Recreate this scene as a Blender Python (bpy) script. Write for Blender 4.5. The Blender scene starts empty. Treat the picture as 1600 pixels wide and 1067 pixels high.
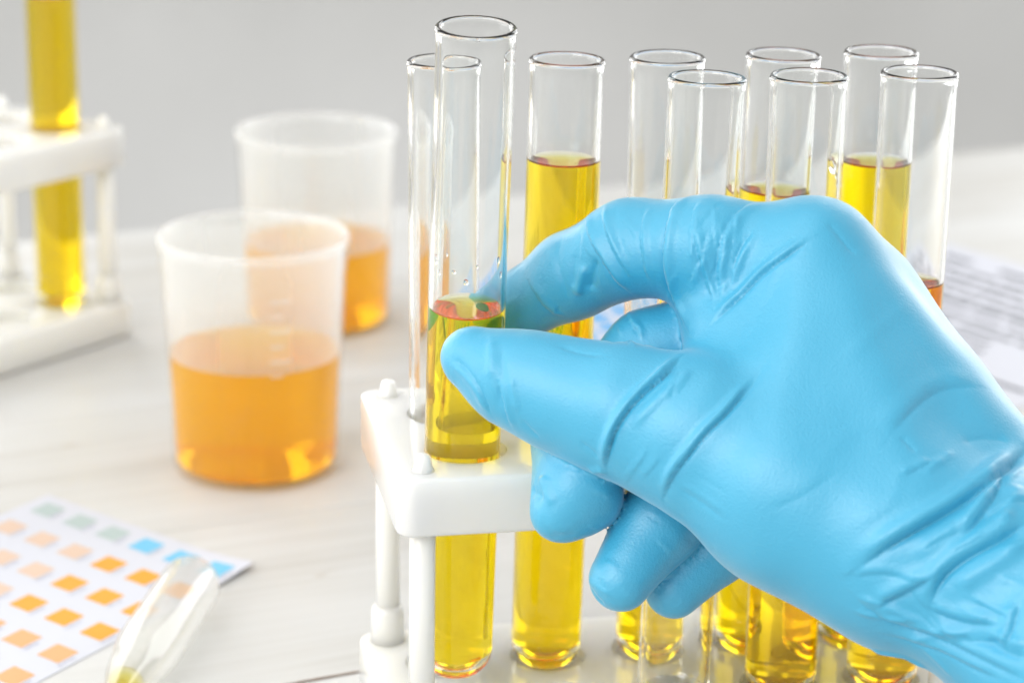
import bpy, bmesh, math, random
import numpy as np
from mathutils import Vector, Matrix

MM = 0.001
random.seed(7)
rad = math.radians
scene = bpy.context.scene
COL = scene.collection

# ------------------------------------------------------------------ camera
cam_data = bpy.data.cameras.new('camera')
cam_data.sensor_width = 36.0
cam_data.lens = 36.0 * 3809.5 / 1600.0
cam_data.clip_start = 0.02
cam_data.clip_end = 50.0
cam_data.dof.use_dof = True
cam_data.dof.focus_distance = 0.492
cam_data.dof.aperture_fstop = 14.5
cam_data.dof.aperture_blades = 0
cam = bpy.data.objects.new('camera', cam_data)
COL.objects.link(cam)
cam.location = (0, 0, 247.95 * MM)
_p, _r = rad(17.333), rad(1.02)
_f = Vector((0, math.cos(_p), -math.sin(_p))); _u = Vector((0, math.sin(_p), math.cos(_p))); _x = Vector((1, 0, 0))
_x2 = math.cos(_r) * _x + math.sin(_r) * _u
_u2 = -math.sin(_r) * _x + math.cos(_r) * _u
cam.rotation_euler = Matrix((_x2, _u2, -_f)).transposed().to_euler()
scene.camera = cam

# ------------------------------------------------------------------ light
world = bpy.data.worlds.new('World')
scene.world = world
world.use_nodes = True
world.node_tree.nodes['Background'].inputs['Color'].default_value = (0.98, 0.99, 1.0, 1)
world.node_tree.nodes['Background'].inputs['Strength'].default_value = 0.59

def softbox(name, loc, target, size, power, color=(1, 1, 1)):
    d = bpy.data.lights.new(name, 'AREA')
    d.shape = 'RECTANGLE'; d.size, d.size_y = size
    d.energy = power; d.color = color
    o = bpy.data.objects.new(name, d); COL.objects.link(o)
    o.location = loc
    o.rotation_euler = (Vector(target) - Vector(loc)).to_track_quat('-Z', 'Y').to_euler()
    return o
softbox('overhead_softbox', (-0.30, 0.42, 1.15), (0.0, 0.55, 0.0), (0.8, 0.8), 1.8, (1.0, 0.99, 0.975))
softbox('key_softbox', (-0.50, -0.18, 0.60), (0.04, 0.50, 0.07), (0.6, 0.6), 4.8, (1.0, 0.985, 0.965))
softbox('left_fill_softbox', (-0.95, 0.60, 0.36), (0.0, 0.52, 0.08), (0.8, 0.7), 3.0, (1.0, 0.99, 0.97))  # added side lamp, not a window; brightens tubes and hand
softbox('left_back_softbox', (-0.63, 1.30, 0.40), (-0.55, 0.0, 0.30), (0.64, 0.76), 4.6, (1.0, 0.99, 0.97))  # unseen lamp added behind the rack so the liquids refract something bright
softbox('right_back_softbox', (0.63, 1.30, 0.40), (0.55, 0.0, 0.30), (0.64, 0.76), 4.2, (0.98, 0.99, 1.0))  # likewise added out of frame, brightens the liquids from the right

scene.view_settings.view_transform = 'Standard'
scene.view_settings.look = 'None'
scene.view_settings.exposure = 0.44
scene.view_settings.gamma = 1.0
scene.view_settings.use_curve_mapping = False
cy = scene.cycles
cy.max_bounces = 48; cy.transmission_bounces = 48; cy.glossy_bounces = 32; cy.diffuse_bounces = 3
cy.use_adaptive_sampling = True; cy.adaptive_threshold = 0.03
cy.transparent_max_bounces = 24; cy.volume_bounces = 6
cy.caustics_reflective = True; cy.caustics_refractive = True
cy.blur_glossy = 0.6
cy.sample_clamp_indirect = 6.0
cy.use_denoising = True

# ------------------------------------------------------------------ helpers
def new_mat(name):
    m = bpy.data.materials.new(name); m.use_nodes = True
    nt = m.node_tree
    for n in list(nt.nodes): nt.nodes.remove(n)
    out = nt.nodes.new('ShaderNodeOutputMaterial')
    return m, nt, out
def node(nt, kind, **kw):
    n = nt.nodes.new(kind)
    for k, v in kw.items():
        if k in n.inputs: n.inputs[k].default_value = v
        else: setattr(n, k, v)
    return n
def setin(n, **kw):
    for k, v in kw.items(): n.inputs[k.replace('_', ' ')].default_value = v
def rgba(r, g, b): return (r, g, b, 1.0)

def obj(name, me, mat=None, parent=None, loc=None):
    if isinstance(me, bmesh.types.BMesh):
        m = bpy.data.meshes.new(name); me.to_mesh(m); me.free(); me = m
    o = bpy.data.objects.new(name, me)
    if mat is not None and len(me.materials) == 0: me.materials.append(mat)
    COL.objects.link(o)
    if parent is not None: o.parent = parent
    if loc is not None: o.location = loc
    return o
def thing(name, label, cat, loc=(0, 0, 0), rotz=0.0, group=None):
    o = bpy.data.objects.new(name, None); COL.objects.link(o)
    o.empty_display_size = 0.02
    o.location = loc; o.rotation_euler = (0, 0, rotz)
    tag(o, label, cat, group); return o
def tag(o, label, cat, group=None):
    o['label'] = label; o['category'] = cat
    if group: o['group'] = group
    return o
def smooth(me):
    me.polygons.foreach_set('use_smooth', [True] * len(me.polygons)); return me
def lathe(name, prof, seg=72, closed=False, wob=None):
    """revolve (r, z) in millimetres about z; closed joins last to first (a shell with thickness)"""
    V = []; F = []; rings = []
    for (r, z) in prof:
        if r < 1e-6:
            rings.append([len(V)]); V.append((0, 0, z * MM))
        else:
            s = len(V); rings.append(list(range(s, s + seg)))
            for k in range(seg):
                a = 2 * math.pi * k / seg
                V.append((r * MM * math.cos(a), r * MM * math.sin(a), z * MM))
    pairs = list(zip(rings[:-1], rings[1:]))
    if closed: pairs.append((rings[-1], rings[0]))
    for A, B in pairs:
        if len(A) == 1 and len(B) == 1: continue
        for k in range(seg):
            k2 = (k + 1) % seg
            if len(A) == 1: F.append((A[0], B[k], B[k2]))
            elif len(B) == 1: F.append((A[k], B[0], A[k2]))
            else: F.append((A[k], B[k], B[k2], A[k2]))
    me = bpy.data.meshes.new(name); me.from_pydata(V, [], F); me.validate()
    bm = bmesh.new(); bm.from_mesh(me); bmesh.ops.recalc_face_normals(bm, faces=bm.faces); bm.to_mesh(me); bm.free()
    return smooth(me)
def rbox(x0, x1, y0, y1, z0, z1, rc=3.0, re=0.8, segc=5, sege=3):
    """box in mm with rounded vertical corners and softened edges -> bmesh in metres"""
    bm = bmesh.new()
    bmesh.ops.create_cube(bm, size=1.0)
    for v in bm.verts:
        v.co = Vector(((x0 + x1) / 2 + v.co.x * (x1 - x0), (y0 + y1) / 2 + v.co.y * (y1 - y0), (z0 + z1) / 2 + v.co.z * (z1 - z0))) * MM
    if rc > 0:
        e = [e for e in bm.edges if abs(e.verts[0].co.z - e.verts[1].co.z) > 1e-6]
        bmesh.ops.bevel(bm, geom=e, offset=rc * MM, segments=segc, affect='EDGES', profile=0.5)
    if re > 0:
        e = [e for e in bm.edges if abs(e.verts[0].co.z - e.verts[1].co.z) < 1e-7 and len(e.link_faces) == 2
             and abs(e.link_faces[0].normal.dot(e.link_faces[1].normal)) < 0.5]
        bmesh.ops.bevel(bm, geom=e, offset=re * MM, segments=sege, affect='EDGES', profile=0.5)
    bmesh.ops.recalc_face_normals(bm, faces=bm.faces)
    return bm
def boolean_cut(bm, cutters):
    me = bpy.data.meshes.new('tmp'); bm.to_mesh(me); bm.free()
    a = bpy.data.objects.new('tmp', me); COL.objects.link(a)
    tmp = []
    for c in cutters:
        cm = bpy.data.meshes.new('tmp_c'); c.to_mesh(cm); c.free()
        co = bpy.data.objects.new('tmp_c', cm); COL.objects.link(co); tmp.append(co)
        md = a.modifiers.new('b', 'BOOLEAN'); md.object = co; md.operation = 'DIFFERENCE'; md.solver = 'EXACT'
    dg = bpy.context.evaluated_depsgraph_get()
    res = bpy.data.meshes.new_from_object(a.evaluated_get(dg))
    for o in tmp + [a]:
        m = o.data; bpy.data.objects.remove(o); bpy.data.meshes.remove(m)
    return res
def cyl(x, y, r, z0, z1, seg=64):
    bm = bmesh.new()
    bmesh.ops.create_cone(bm, cap_ends=True, segments=seg, radius1=r * MM, radius2=r * MM, depth=(z1 - z0) * MM,
                          matrix=Matrix.Translation(Vector((x, y, (z0 + z1) / 2)) * MM))
    return bm

# ------------------------------------------------------------------ materials
def mat_glass():
    m, nt, out = new_mat('clear glass')
    b = node(nt, 'ShaderNodeBsdfPrincipled')
    setin(b, Base_Color=rgba(0.985, 0.99, 0.985), Roughness=0.0, IOR=1.47, Transmission_Weight=1.0)
    nt.links.new(b.outputs[0], out.inputs['Surface']); return m
def mat_liquid(name, absorb, dens, ior=1.336, rough=0.0, cloud=0.0, cloud_col=(1, 1, 1), turbid=0.0):
    """clear absorbing liquid; cloud adds the faint turbidity that lets it glow where light falls on it"""
    m, nt, out = new_mat(name)
    # where the liquid touches the glass wall (face attribute wet = 1) only the glass-to-liquid step bends the light
    b = node(nt, 'ShaderNodeBsdfGlass'); b.inputs['Roughness'].default_value = rough
    b.inputs['Color'].default_value = rgba(1, 1, 1)
    at = node(nt, 'ShaderNodeAttribute'); at.attribute_name = 'wet'
    mr = node(nt, 'ShaderNodeMapRange'); mr.inputs['To Min'].default_value = ior; mr.inputs['To Max'].default_value = ior / 1.47
    nt.links.new(at.outputs['Fac'], mr.inputs['Value']); nt.links.new(mr.outputs[0], b.inputs['IOR'])
    surf = b
    if cloud > 0:
        d1 = node(nt, 'ShaderNodeBsdfDiffuse'); d1.inputs[0].default_value = rgba(*cloud_col)
        d2 = node(nt, 'ShaderNodeBsdfTranslucent'); d2.inputs[0].default_value = rgba(*cloud_col)
        mm = node(nt, 'ShaderNodeMixShader'); mm.inputs[0].default_value = 0.5
        nt.links.new(d1.outputs[0], mm.inputs[1]); nt.links.new(d2.outputs[0], mm.inputs[2])
        mx = node(nt, 'ShaderNodeMixShader'); mx.inputs[0].default_value = cloud
        nt.links.new(b.outputs[0], mx.inputs[1]); nt.links.new(mm.outputs[0], mx.inputs[2]); surf = mx
    nt.links.new(surf.outputs[0], out.inputs['Surface'])
    v = node(nt, 'ShaderNodeVolumeAbsorption')
    v.inputs['Color'].default_value = rgba(*absorb); v.inputs['Density'].default_value = dens
    vol = v
    if turbid > 0:
        sc_ = node(nt, 'ShaderNodeVolumeScatter'); sc_.inputs['Color'].default_value = rgba(1, 1, 1)
        sc_.inputs['Density'].default_value = turbid; sc_.inputs['Anisotropy'].default_value = 0.15
        ad = node(nt, 'ShaderNodeAddShader')
        nt.links.new(v.outputs[0], ad.inputs[0]); nt.links.new(sc_.outputs[0], ad.inputs[1]); vol = ad
    nt.links.new(vol.outputs[0], out.inputs['Volume']); return m
def mat_rack():
    m, nt, out = new_mat('milky polypropylene')
    b = node(nt, 'ShaderNodeBsdfPrincipled')
    setin(b, Base_Color=rgba(0.93, 0.915, 0.85), Roughness=0.16, IOR=1.49, Subsurface_Weight=0.7,
          Subsurface_Radius=(1.0, 0.95, 0.8), Subsurface_Scale=0.012)
    tc = node(nt, 'ShaderNodeTexCoord'); ns = node(nt, 'ShaderNodeTexNoise', Scale=160.0, Detail=3.0)
    nt.links.new(tc.outputs['Object'], ns.inputs['Vector'])
    bp = node(nt, 'ShaderNodeBump', Strength=0.06, Distance=0.001)
    nt.links.new(ns.outputs['Fac'], bp.inputs['Height']); nt.links.new(bp.outputs[0], b.inputs['Normal'])
    g = node(nt, 'ShaderNodeBsdfPrincipled')
    setin(g, Base_Color=rgba(1.0, 0.985, 0.94), Roughness=0.38, IOR=1.12, Transmission_Weight=1.0)
    mx = node(nt, 'ShaderNodeMixShader'); mx.inputs[0].default_value = 0.14
    nt.links.new(b.outputs[0], mx.inputs[1]); nt.links.new(g.outputs[0], mx.inputs[2])
    nt.links.new(mx.outputs[0], out.inputs['Surface']); return m
def mat_cup(name, lo_, hi_):
    m, nt, out = new_mat(name)
    tr = node(nt, 'ShaderNodeBsdfTransparent'); tr.inputs[0].default_value = rgba(0.97, 0.97, 0.96)
    df = node(nt, 'ShaderNodeBsdfDiffuse'); df.inputs[0].default_value = rgba(0.97, 0.97, 0.96)
    tl = node(nt, 'ShaderNodeBsdfTranslucent'); tl.inputs[0].default_value = rgba(0.98, 0.98, 0.97)
    gl = node(nt, 'ShaderNodeBsdfGlossy'); gl.inputs['Roughness'].default_value = 0.16
    m1 = node(nt, 'ShaderNodeMixShader'); m1.inputs[0].default_value = 0.6
    nt.links.new(df.outputs[0], m1.inputs[1]); nt.links.new(tl.outputs[0], m1.inputs[2])
    lw = node(nt, 'ShaderNodeLayerWeight', Blend=0.42)
    mr = node(nt, 'ShaderNodeMapRange'); mr.inputs['To Min'].default_value = lo_; mr.inputs['To Max'].default_value = hi_
    nt.links.new(lw.outputs['Facing'], mr.inputs['Value'])
    m2 = node(nt, 'ShaderNodeMixShader')
    nt.links.new(mr.outputs[0], m2.inputs[0]); nt.links.new(tr.outputs[0], m2.inputs[1]); nt.links.new(m1.outputs[0], m2.inputs[2])
    pw = node(nt, 'ShaderNodeMath', operation='POWER'); pw.inputs[1].default_value = 4.0
    nt.links.new(lw.outputs['Facing'], pw.inputs[0])
    fr = node(nt, 'ShaderNodeMath', operation='MULTIPLY_ADD'); fr.inputs[1].default_value = 0.4; fr.inputs[2].default_value = 0.035
    nt.links.new(pw.outputs[0], fr.inputs[0])
    m3 = node(nt, 'ShaderNodeMixShader')
    nt.links.new(fr.outputs[0], m3.inputs[0]); nt.links.new(m2.outputs[0], m3.inputs[1]); nt.links.new(gl.outputs[0], m3.inputs[2])
    nt.links.new(m3.outputs[0], out.inputs['Surface']); return m
def mat_wet(name):
    m, nt, out = new_mat(name)
    tr = node(nt, 'ShaderNodeBsdfTransparent'); tr.inputs[0].default_value = rgba(1, 1, 1)
    nt.links.new(tr.outputs[0], out.inputs['Surface']); return m
def mat_plain(name, col, rough=0.6, var=0.0, scale=60.0, spec=0.4):
    m, nt, out = new_mat(name)
    b = node(nt, 'ShaderNodeBsdfPrincipled')
    setin(b, Base_Color=rgba(*col), Roughness=rough, Specular_IOR_Level=spec)
    if var > 0:
        tc = node(nt, 'ShaderNodeTexCoord'); ns = node(nt, 'ShaderNodeTexNoise', Scale=scale, Detail=4.0)
        nt.links.new(tc.outputs['Object'], ns.inputs['Vector'])
        mx = node(nt, 'ShaderNodeMix', data_type='RGBA')
        mx.inputs[6].default_value = rgba(*[c * (1 - var) for c in col]); mx.inputs[7].default_value = rgba(*[min(1, c * (1 + var)) for c in col])
        nt.links.new(ns.outputs['Fac'], mx.inputs[0]); nt.links.new(mx.outputs[2], b.inputs['Base Color'])
    nt.links.new(b.outputs[0], out.inputs['Surface']); return m
def mat_wood():
    m, nt, out = new_mat('white washed wood')
    b = node(nt, 'ShaderNodeBsdfPrincipled'); setin(b, Roughness=0.5, Specular_IOR_Level=0.35)
    tc = node(nt, 'ShaderNodeTexCoord'); oi = node(nt, 'ShaderNodeObjectInfo')
    sc = node(nt, 'ShaderNodeVectorMath', operation='SCALE'); sc.inputs['Scale'].default_value = 7.0
    nt.links.new(oi.outputs['Random'], sc.inputs[0])
    ad = node(nt, 'ShaderNodeVectorMath', operation='ADD')
    nt.links.new(tc.outputs['Object'], ad.inputs[0]); nt.links.new(sc.outputs[0], ad.inputs[1])
    def grain(sx, sy, detail, rough, dist=0.0):
        mp = node(nt, 'ShaderNodeMapping'); mp.inputs['Scale'].default_value = (sx, sy, sy)
        nt.links.new(ad.outputs[0], mp.inputs['Vector'])
        n = node(nt, 'ShaderNodeTexNoise', Scale=1.0, Detail=detail, Roughness=rough, Distortion=dist)
        nt.links.new(mp.outputs[0], n.inputs['Vector']); return n
    g1 = grain(3.0, 55.0, 6.0, 0.62, 0.5); g2 = grain(9.0, 330.0, 4.0, 0.6); g3 = grain(7.0, 14.0, 3.0, 0.5); g4 = grain(26.0, 60.0, 4.0, 0.6)
    r1 = node(nt, 'ShaderNodeValToRGB'); e = r1.color_ramp.elements
    e[0].position = 0.30; e[0].color = rgba(0.50, 0.482, 0.445); e[1].position = 0.62; e[1].color = rgba(0.59, 0.587, 0.568)
    e2 = r1.color_ramp.elements.new(0.47); e2.color = rgba(0.56, 0.553, 0.53)
    nt.links.new(g1.outputs['Fac'], r1.inputs[0])
    r2 = node(nt, 'ShaderNodeValToRGB'); e = r2.color_ramp.elements
    e[0].position = 0.33; e[0].color = rgba(0.80, 0.785, 0.75); e[1].position = 0.60; e[1].color = rgba(1, 1, 1)
    nt.links.new(g2.outputs['Fac'], r2.inputs[0])
    mu = node(nt, 'ShaderNodeMix', data_type='RGBA', blend_type='MULTIPLY'); mu.inputs[0].default_value = 0.5
    nt.links.new(r1.outputs[0], mu.inputs[6]); nt.links.new(r2.outputs[0], mu.inputs[7])
    # paint lying thicker in broad patches
    r3 = node(nt, 'ShaderNodeValToRGB'); e = r3.color_ramp.elements
    e[0].position = 0.40; e[0].color = rgba(0, 0, 0); e[1].position = 0.66; e[1].color = rgba(1, 1, 1)
    nt.links.new(g3.outputs['Fac'], r3.inputs[0])
    mx = node(nt, 'ShaderNodeMix', data_type='RGBA'); mx.inputs[7].default_value = rgba(0.598, 0.597, 0.583)
    nt.links.new(r3.outputs[0], mx.inputs[0]); nt.links.new(mu.outputs[2], mx.inputs[6])
    # small bare flecks
    r4 = node(nt, 'ShaderNodeValToRGB'); e = r4.color_ramp.elements
    e[0].position = 0.25; e[0].color = rgba(0.8, 0.8, 0.8); e[1].position = 0.335; e[1].color = rgba(0, 0, 0)
    nt.links.new(g4.outputs['Fac'], r4.inputs[0])
    mx2 = node(nt, 'ShaderNodeMix', data_type='RGBA'); mx2.inputs[7].default_value = rgba(0.38, 0.33, 0.27)
    nt.links.new(r4.outputs[0], mx2.inputs[0]); nt.links.new(mx.outputs[2], mx2.inputs[6])
    nt.links.new(mx2.outputs[2], b.inputs['Base Color'])
    bp = node(nt, 'ShaderNodeBump', Strength=0.35, Distance=0.0006)
    nt.links.new(g1.outputs['Fac'], bp.inputs['Height']); nt.links.new(bp.outputs[0], b.inputs['Normal'])
    nt.links.new(b.outputs[0], out.inputs['Surface']); return m
def mat_glove():
    m, nt, out = new_mat('blue nitrile')
    b = node(nt, 'ShaderNodeBsdfPrincipled')
    setin(b, Roughness=0.42, IOR=1.45, Specular_IOR_Level=0.8, Coat_Weight=0.6, Coat_Roughness=0.48, Sheen_Weight=0.3, Sheen_Roughness=0.35)
    tc = node(nt, 'ShaderNodeTexCoord')
    n1 = node(nt, 'ShaderNodeTexNoise', Scale=1700.0, Detail=2.0, Roughness=0.55)
    n2 = node(nt, 'ShaderNodeTexNoise', Scale=90.0, Detail=3.0)
    n3 = node(nt, 'ShaderNodeTexNoise', Scale=28.0, Detail=2.0)
    for n in (n1, n2, n3): nt.links.new(tc.outputs['Object'], n.inputs['Vector'])
    mx = node(nt, 'ShaderNodeMix', data_type='RGBA')
    mx.inputs[6].default_value = rgba(0.030, 0.345, 0.55); mx.inputs[7].default_value = rgba(0.042, 0.37, 0.575)
    nt.links.new(n3.outputs['Fac'], mx.inputs[0]); nt.links.new(mx.outputs[2], b.inputs['Base Color'])
    mr = node(nt, 'ShaderNodeMapRange'); mr.inputs['To Min'].default_value = 0.38; mr.inputs['To Max'].default_value = 0.55
    nt.links.new(n2.outputs['Fac'], mr.inputs['Value']); nt.links.new(mr.outputs[0], b.inputs['Roughness'])
    bp = node(nt, 'ShaderNodeBump', Strength=0.55, Distance=0.0002)
    nt.links.new(n1.outputs['Fac'], bp.inputs['Height'])
    bp2 = node(nt, 'ShaderNodeBump', Strength=0.15, Distance=0.001)
    nt.links.new(n2.outputs['Fac'], bp2.inputs['Height']); nt.links.new(bp.outputs[0], bp2.inputs['Normal'])
    nt.links.new(bp2.outputs[0], b.inputs['Normal'])
    nt.links.new(b.outputs[0], out.inputs['Surface']); return m
GLASS = mat_glass()
YELLOW = mat_liquid('yellow liquid', (1.0, 0.938, 0.02), 400.0, turbid=3.0)
YELLOW_DEEP = mat_liquid('deep yellow liquid', (1.0, 0.94, 0.02), 420.0, turbid=3.0)
YELLOW_LIGHT = mat_liquid('light yellow liquid', (1.0, 0.95, 0.02), 400.0, turbid=3.0)
AMBER = mat_liquid('amber liquid', (1.0, 0.915, 0.02), 150.0, rough=0.0, cloud=0.40, cloud_col=(1.0, 0.60, 0.004))
DROP = mat_liquid('clear drop', (1.0, 0.98, 0.93), 20.0)
RACK = mat_rack()
WET_GLASS = mat_wet('wetted glass')
CUP = mat_cup('frosted clear plastic', 0.20, 0.62)
CUP_CLEAR = mat_cup('clear plastic', 0.01, 0.14)
CUP_WET = mat_wet('wetted plastic')
WOOD = mat_wood()
PAPER = mat_plain('bright white paper', (0.57, 0.58, 0.635), 0.6, 0.01, 300.0)
GLOVE = mat_glove()
AMBER2 = mat_liquid('orange yellow liquid', (1.0, 0.905, 0.02), 300.0, turbid=4.0)

# ------------------------------------------------------------------ setting: wall and table
def build_wall():
    m, nt, out = new_mat('grey plaster')
    b = node(nt, 'ShaderNodeBsdfPrincipled'); setin(b, Roughness=0.85)
    tc = node(nt, 'ShaderNodeTexCoord')
    n1 = node(nt, 'ShaderNodeTexNoise', Scale=2.6, Detail=4.0, Roughness=0.4); n2 = node(nt, 'ShaderNodeTexNoise', Scale=60.0, Detail=4.0)
    for n in (n1, n2): nt.links.new(tc.outputs['Object'], n.inputs['Vector'])
    r = node(nt, 'ShaderNodeValToRGB'); e = r.color_ramp.elements
    e[0].position = 0.3; e[0].color = rgba(0.43, 0.427, 0.41); e[1].position = 0.72; e[1].color = rgba(0.66, 0.657, 0.64)
    nt.links.new(n1.outputs['Fac'], r.inputs[0]); nt.links.new(r.outputs[0], b.inputs['Base Color'])
    bp = node(nt, 'ShaderNodeBump', Strength=0.3, Distance=0.002)
    nt.links.new(n2.outputs['Fac'], bp.inputs['Height']); nt.links.new(bp.outputs[0], b.inputs['Normal'])
    nt.links.new(b.outputs[0], out.inputs['Surface'])
    o = obj('wall', rbox(-1600, 1600, 0, 60, -700, 1500, 0, 2), m)
    o.location = (0, 1.50, 0); o.rotation_euler = (0, 0, rad(4))
    o['kind'] = 'structure'
build_wall()

TABLE_YAW = rad(25)
def build_table():
    t = thing('table', 'white washed wooden plank table carrying the racks and cups', 'table', (0, 0, 0), TABLE_YAW)
    W = 103.4; y0 = 494.4
    for k in range(-3, 4):
        a = y0 + k * W; bmx = rbox(-900, 1100, a + 0.1, a + W - 0.1, -22 - (k % 2) * 0.05, -(k % 3) * 0.05, 0, 0.35, sege=2)
        o = obj('plank', bmx, WOOD, t)
    # bare brown split along the joint near the rack
    bm = bmesh.new(); n = 16; up = []; lo = []
    for i in range(n + 1):
        x = 171 + 24.0 * i / n; w = 0.75 * math.sin(math.pi * i / n) ** 0.6 * (0.55 + 0.45 * random.random())
        up.append(bm.verts.new(Vector((x, y0 + w, 0.12)) * MM)); lo.append(bm.verts.new(Vector((x, y0 - w * 0.7, 0.12)) * MM))
    for i in range(n): bm.faces.new((lo[i], lo[i + 1], up[i + 1], up[i]))
    o = obj('paint_chip', bm, mat_plain('bare brown wood', (0.16, 0.085, 0.05), 0.8, 0.35, 400.0), t)
    return t
build_table()

# ------------------------------------------------------------------ test tube racks
UC, VR = 24.02, 23.57
U0, U1, V0, V1 = -17.0, 4 * 24.02 + 17.0, -17.0, 43.0
PLATE_Z0, PLATE_Z1, BASE_Z = 59.6, 72.4, 12.6
_rack_mesh = {}
def build_rack(label, loc, yaw):
    r = thing('test_tube_rack', label, 'test tube rack', loc, yaw, 'milky plastic test tube racks')
    holes = [(UC * i, VR * j) for i in range(5) for j in range(2)]
    if not _rack_mesh:
        top = rbox(U0, U1, V0, V1, PLATE_Z0, PLATE_Z1, 4.0, 0.9)
        cut = [rbox(U0 + 2.4, U1 - 2.4, V0 + 2.4, V1 - 2.4, PLATE_Z0 - 5, PLATE_Z1 - 3.2, 2.5, 0)]
        cut += [cyl(x, y, 8.75, PLATE_Z0 - 3, PLATE_Z1 + 5) for x, y in holes]
        _rack_mesh['top'] = boolean_cut(top, cut)
        base = rbox(U0 - .3, U1 + .3, V0 - .3, V1 + .3, 0.3, BASE_Z, 4.5, 1.0)
        _rack_mesh['base'] = boolean_cut(base, [cyl(x, y, 8.7, 9.7, BASE_Z + 5) for x, y in holes])
        for me in (_rack_mesh['top'], _rack_mesh['base']):
            for p_ in me.polygons: p_.use_smooth = False
            try: me.set_sharp_from_angle(angle=rad(35)); smooth(me)
            except Exception: pass
        z = PLATE_Z1
        _rack_mesh['post'] = lathe('post', [(0, BASE_Z - 1), (2.85, BASE_Z - 1), (2.75, 40), (2.75, PLATE_Z1 - 3.5), (0, PLATE_Z1 - 3.5)], 32)
        _rack_mesh['foot'] = lathe('foot', [(0, BASE_Z - .5), (4.1, BASE_Z - .5), (3.8, BASE_Z + 7.5), (3.5, BASE_Z + 8.4), (3.0, BASE_Z + 8.9), (0, BASE_Z + 8.9)], 32)
        _rack_mesh['peg'] = lathe('peg', [(0, z - 1), (2.6, z - 1), (2.35, z + .2), (2.0, z + .9), (1.65, z + 2.9), (1.25, z + 3.5), (0.6, z + 3.75), (0, z + 3.8)], 32)
    obj('top_plate', _rack_mesh['top'], RACK, r)
    obj('base_plate', _rack_mesh['base'], RACK, r)
    for x in (U0 + 6.0, U1 - 6.0):
        for y in (V0 + 5.5, V1 - 5.5):
            p_ = obj('post', _rack_mesh['post'], RACK, r, Vector((x, y, 0)) * MM)
            obj('foot', _rack_mesh['foot'], RACK, p_)
            obj('peg', _rack_mesh['peg'], RACK, p_)
    return r
RACK_YAW = rad(11.487)
RACK_O = Vector((-9.4, 485.6, 0))
build_rack('milky white plastic rack under the gloved hand, holding nine tubes', RACK_O * MM, RACK_YAW)
LYAW = rad(54)
_l = Matrix.Rotation(LYAW, 3, 'Z') @ Vector((4 * UC, 0, 0))
LRACK_O = Vector((-152.5, 790.5, 0)) - _l
build_rack('blurred milky white rack at the left edge with a single yellow tube', LRACK_O * MM, LYAW)
def rack_pt(i, j, z=0, o=RACK_O, yaw=RACK_YAW):
    return o + Matrix.Rotation(yaw, 3, 'Z') @ Vector((UC * i, VR * j, z))

# ------------------------------------------------------------------ test tubes
RO, RI, MENISCUS = 8.0, 7.1, 0.9
def tube_profile(TUBE_L, level=None):
    pr = [(0, 0)]
    for k in range(1, 9):
        a = math.pi / 2 * k / 8; pr.append((RO * math.sin(a), 6.5 - 6.5 * math.cos(a)))
    pr += [(RO, 7.0), (RO, 40), (RO, 90), (RO, TUBE_L - 4.5), (RO, TUBE_L - 3.2), (RO + .05, TUBE_L - 1.8), (RO + .14, TUBE_L - 1.1), (RO + .16, TUBE_L - .65), (RO + .04, TUBE_L - .25), (RO - .25, TUBE_L),
           (RI + .25, TUBE_L - .05), (RI + .05, TUBE_L - .4), (RI, TUBE_L - 1.2), (RI, TUBE_L - 3.5)] + [(RI, z) for z in sorted({90.0, 40.0, 7.0} | ({level + MENISCUS, level - 4.0} if level else set()), reverse=True)]
    for k in range(8, 0, -1):
        a = math.pi / 2 * k / 8; pr.append((RI * math.sin(a), 6.6 - 5.5 * math.cos(a)))
    pr.append((0, 1.1)); return pr
TUBE_L = 141.4
def tube_mesh(length, level):
    me = lathe('glass', tube_profile(length, level), 80)
    me.materials.append(GLASS); me.materials.append(WET_GLASS)
    if level:
        for p_ in me.polygons:
            q = p_.center; r = math.hypot(q.x, q.y) / MM; z = q.z / MM
            inner = r < RI + .02 and (z > 6.6 or math.hypot(r, z - 6.6) < 6.75 * 1.02 and r * r / RI ** 2 + (z - 6.6) ** 2 / 5.5 ** 2 < 1.04)
            if inner and z < level + MENISCUS: p_.material_index = 1
    return me
def liquid_mesh(h, r=RI + 0.08, zb=1.04, hb=6.6, men=MENISCUS):
    pr = [(0, zb)]
    for k in range(1, 9):
        a = math.pi / 2 * k / 8; pr.append((r * math.sin(a), hb - (hb - zb) * math.cos(a)))
    pr += [(r, hb + .3), (r, h * .5), (r, h - 1), (r, h + men - .12), (r, h + men - .03), (r - .04, h + men)]
    for q in (.03, .08, .15, .25, .4, .6, .85, 1.2, 1.8, 2.6, 4.0):
        pr.append((r - .08 - q, h + men * math.exp(-q / .75) - .02))
    pr.append((0, h - .02))
    me = lathe('liquid', pr, 80)
    at = me.attributes.new('wet', 'FLOAT', 'FACE')
    at.data.foreach_set('value', [0.0 if (p_.normal.z > .25 and p_.center.z > (h - 1) * MM) else 1.0 for p_ in me.polygons])
    return me
def drop_mesh(sx, sy, sz):
    bm = bmesh.new(); bmesh.ops.create_icosphere(bm, subdivisions=3, radius=1.0)
    for v in bm.verts:
        w = 1 + .12 * math.sin(3 * v.co.z + sx * 7) * v.co.y
        v.co = Vector((v.co.x * sx, v.co.y * sy * w, v.co.z * sz * (1 - .15 * v.co.z))) * MM
    me = bpy.data.meshes.new('droplet'); bm.to_mesh(me); bm.free(); return smooth(me)
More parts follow.
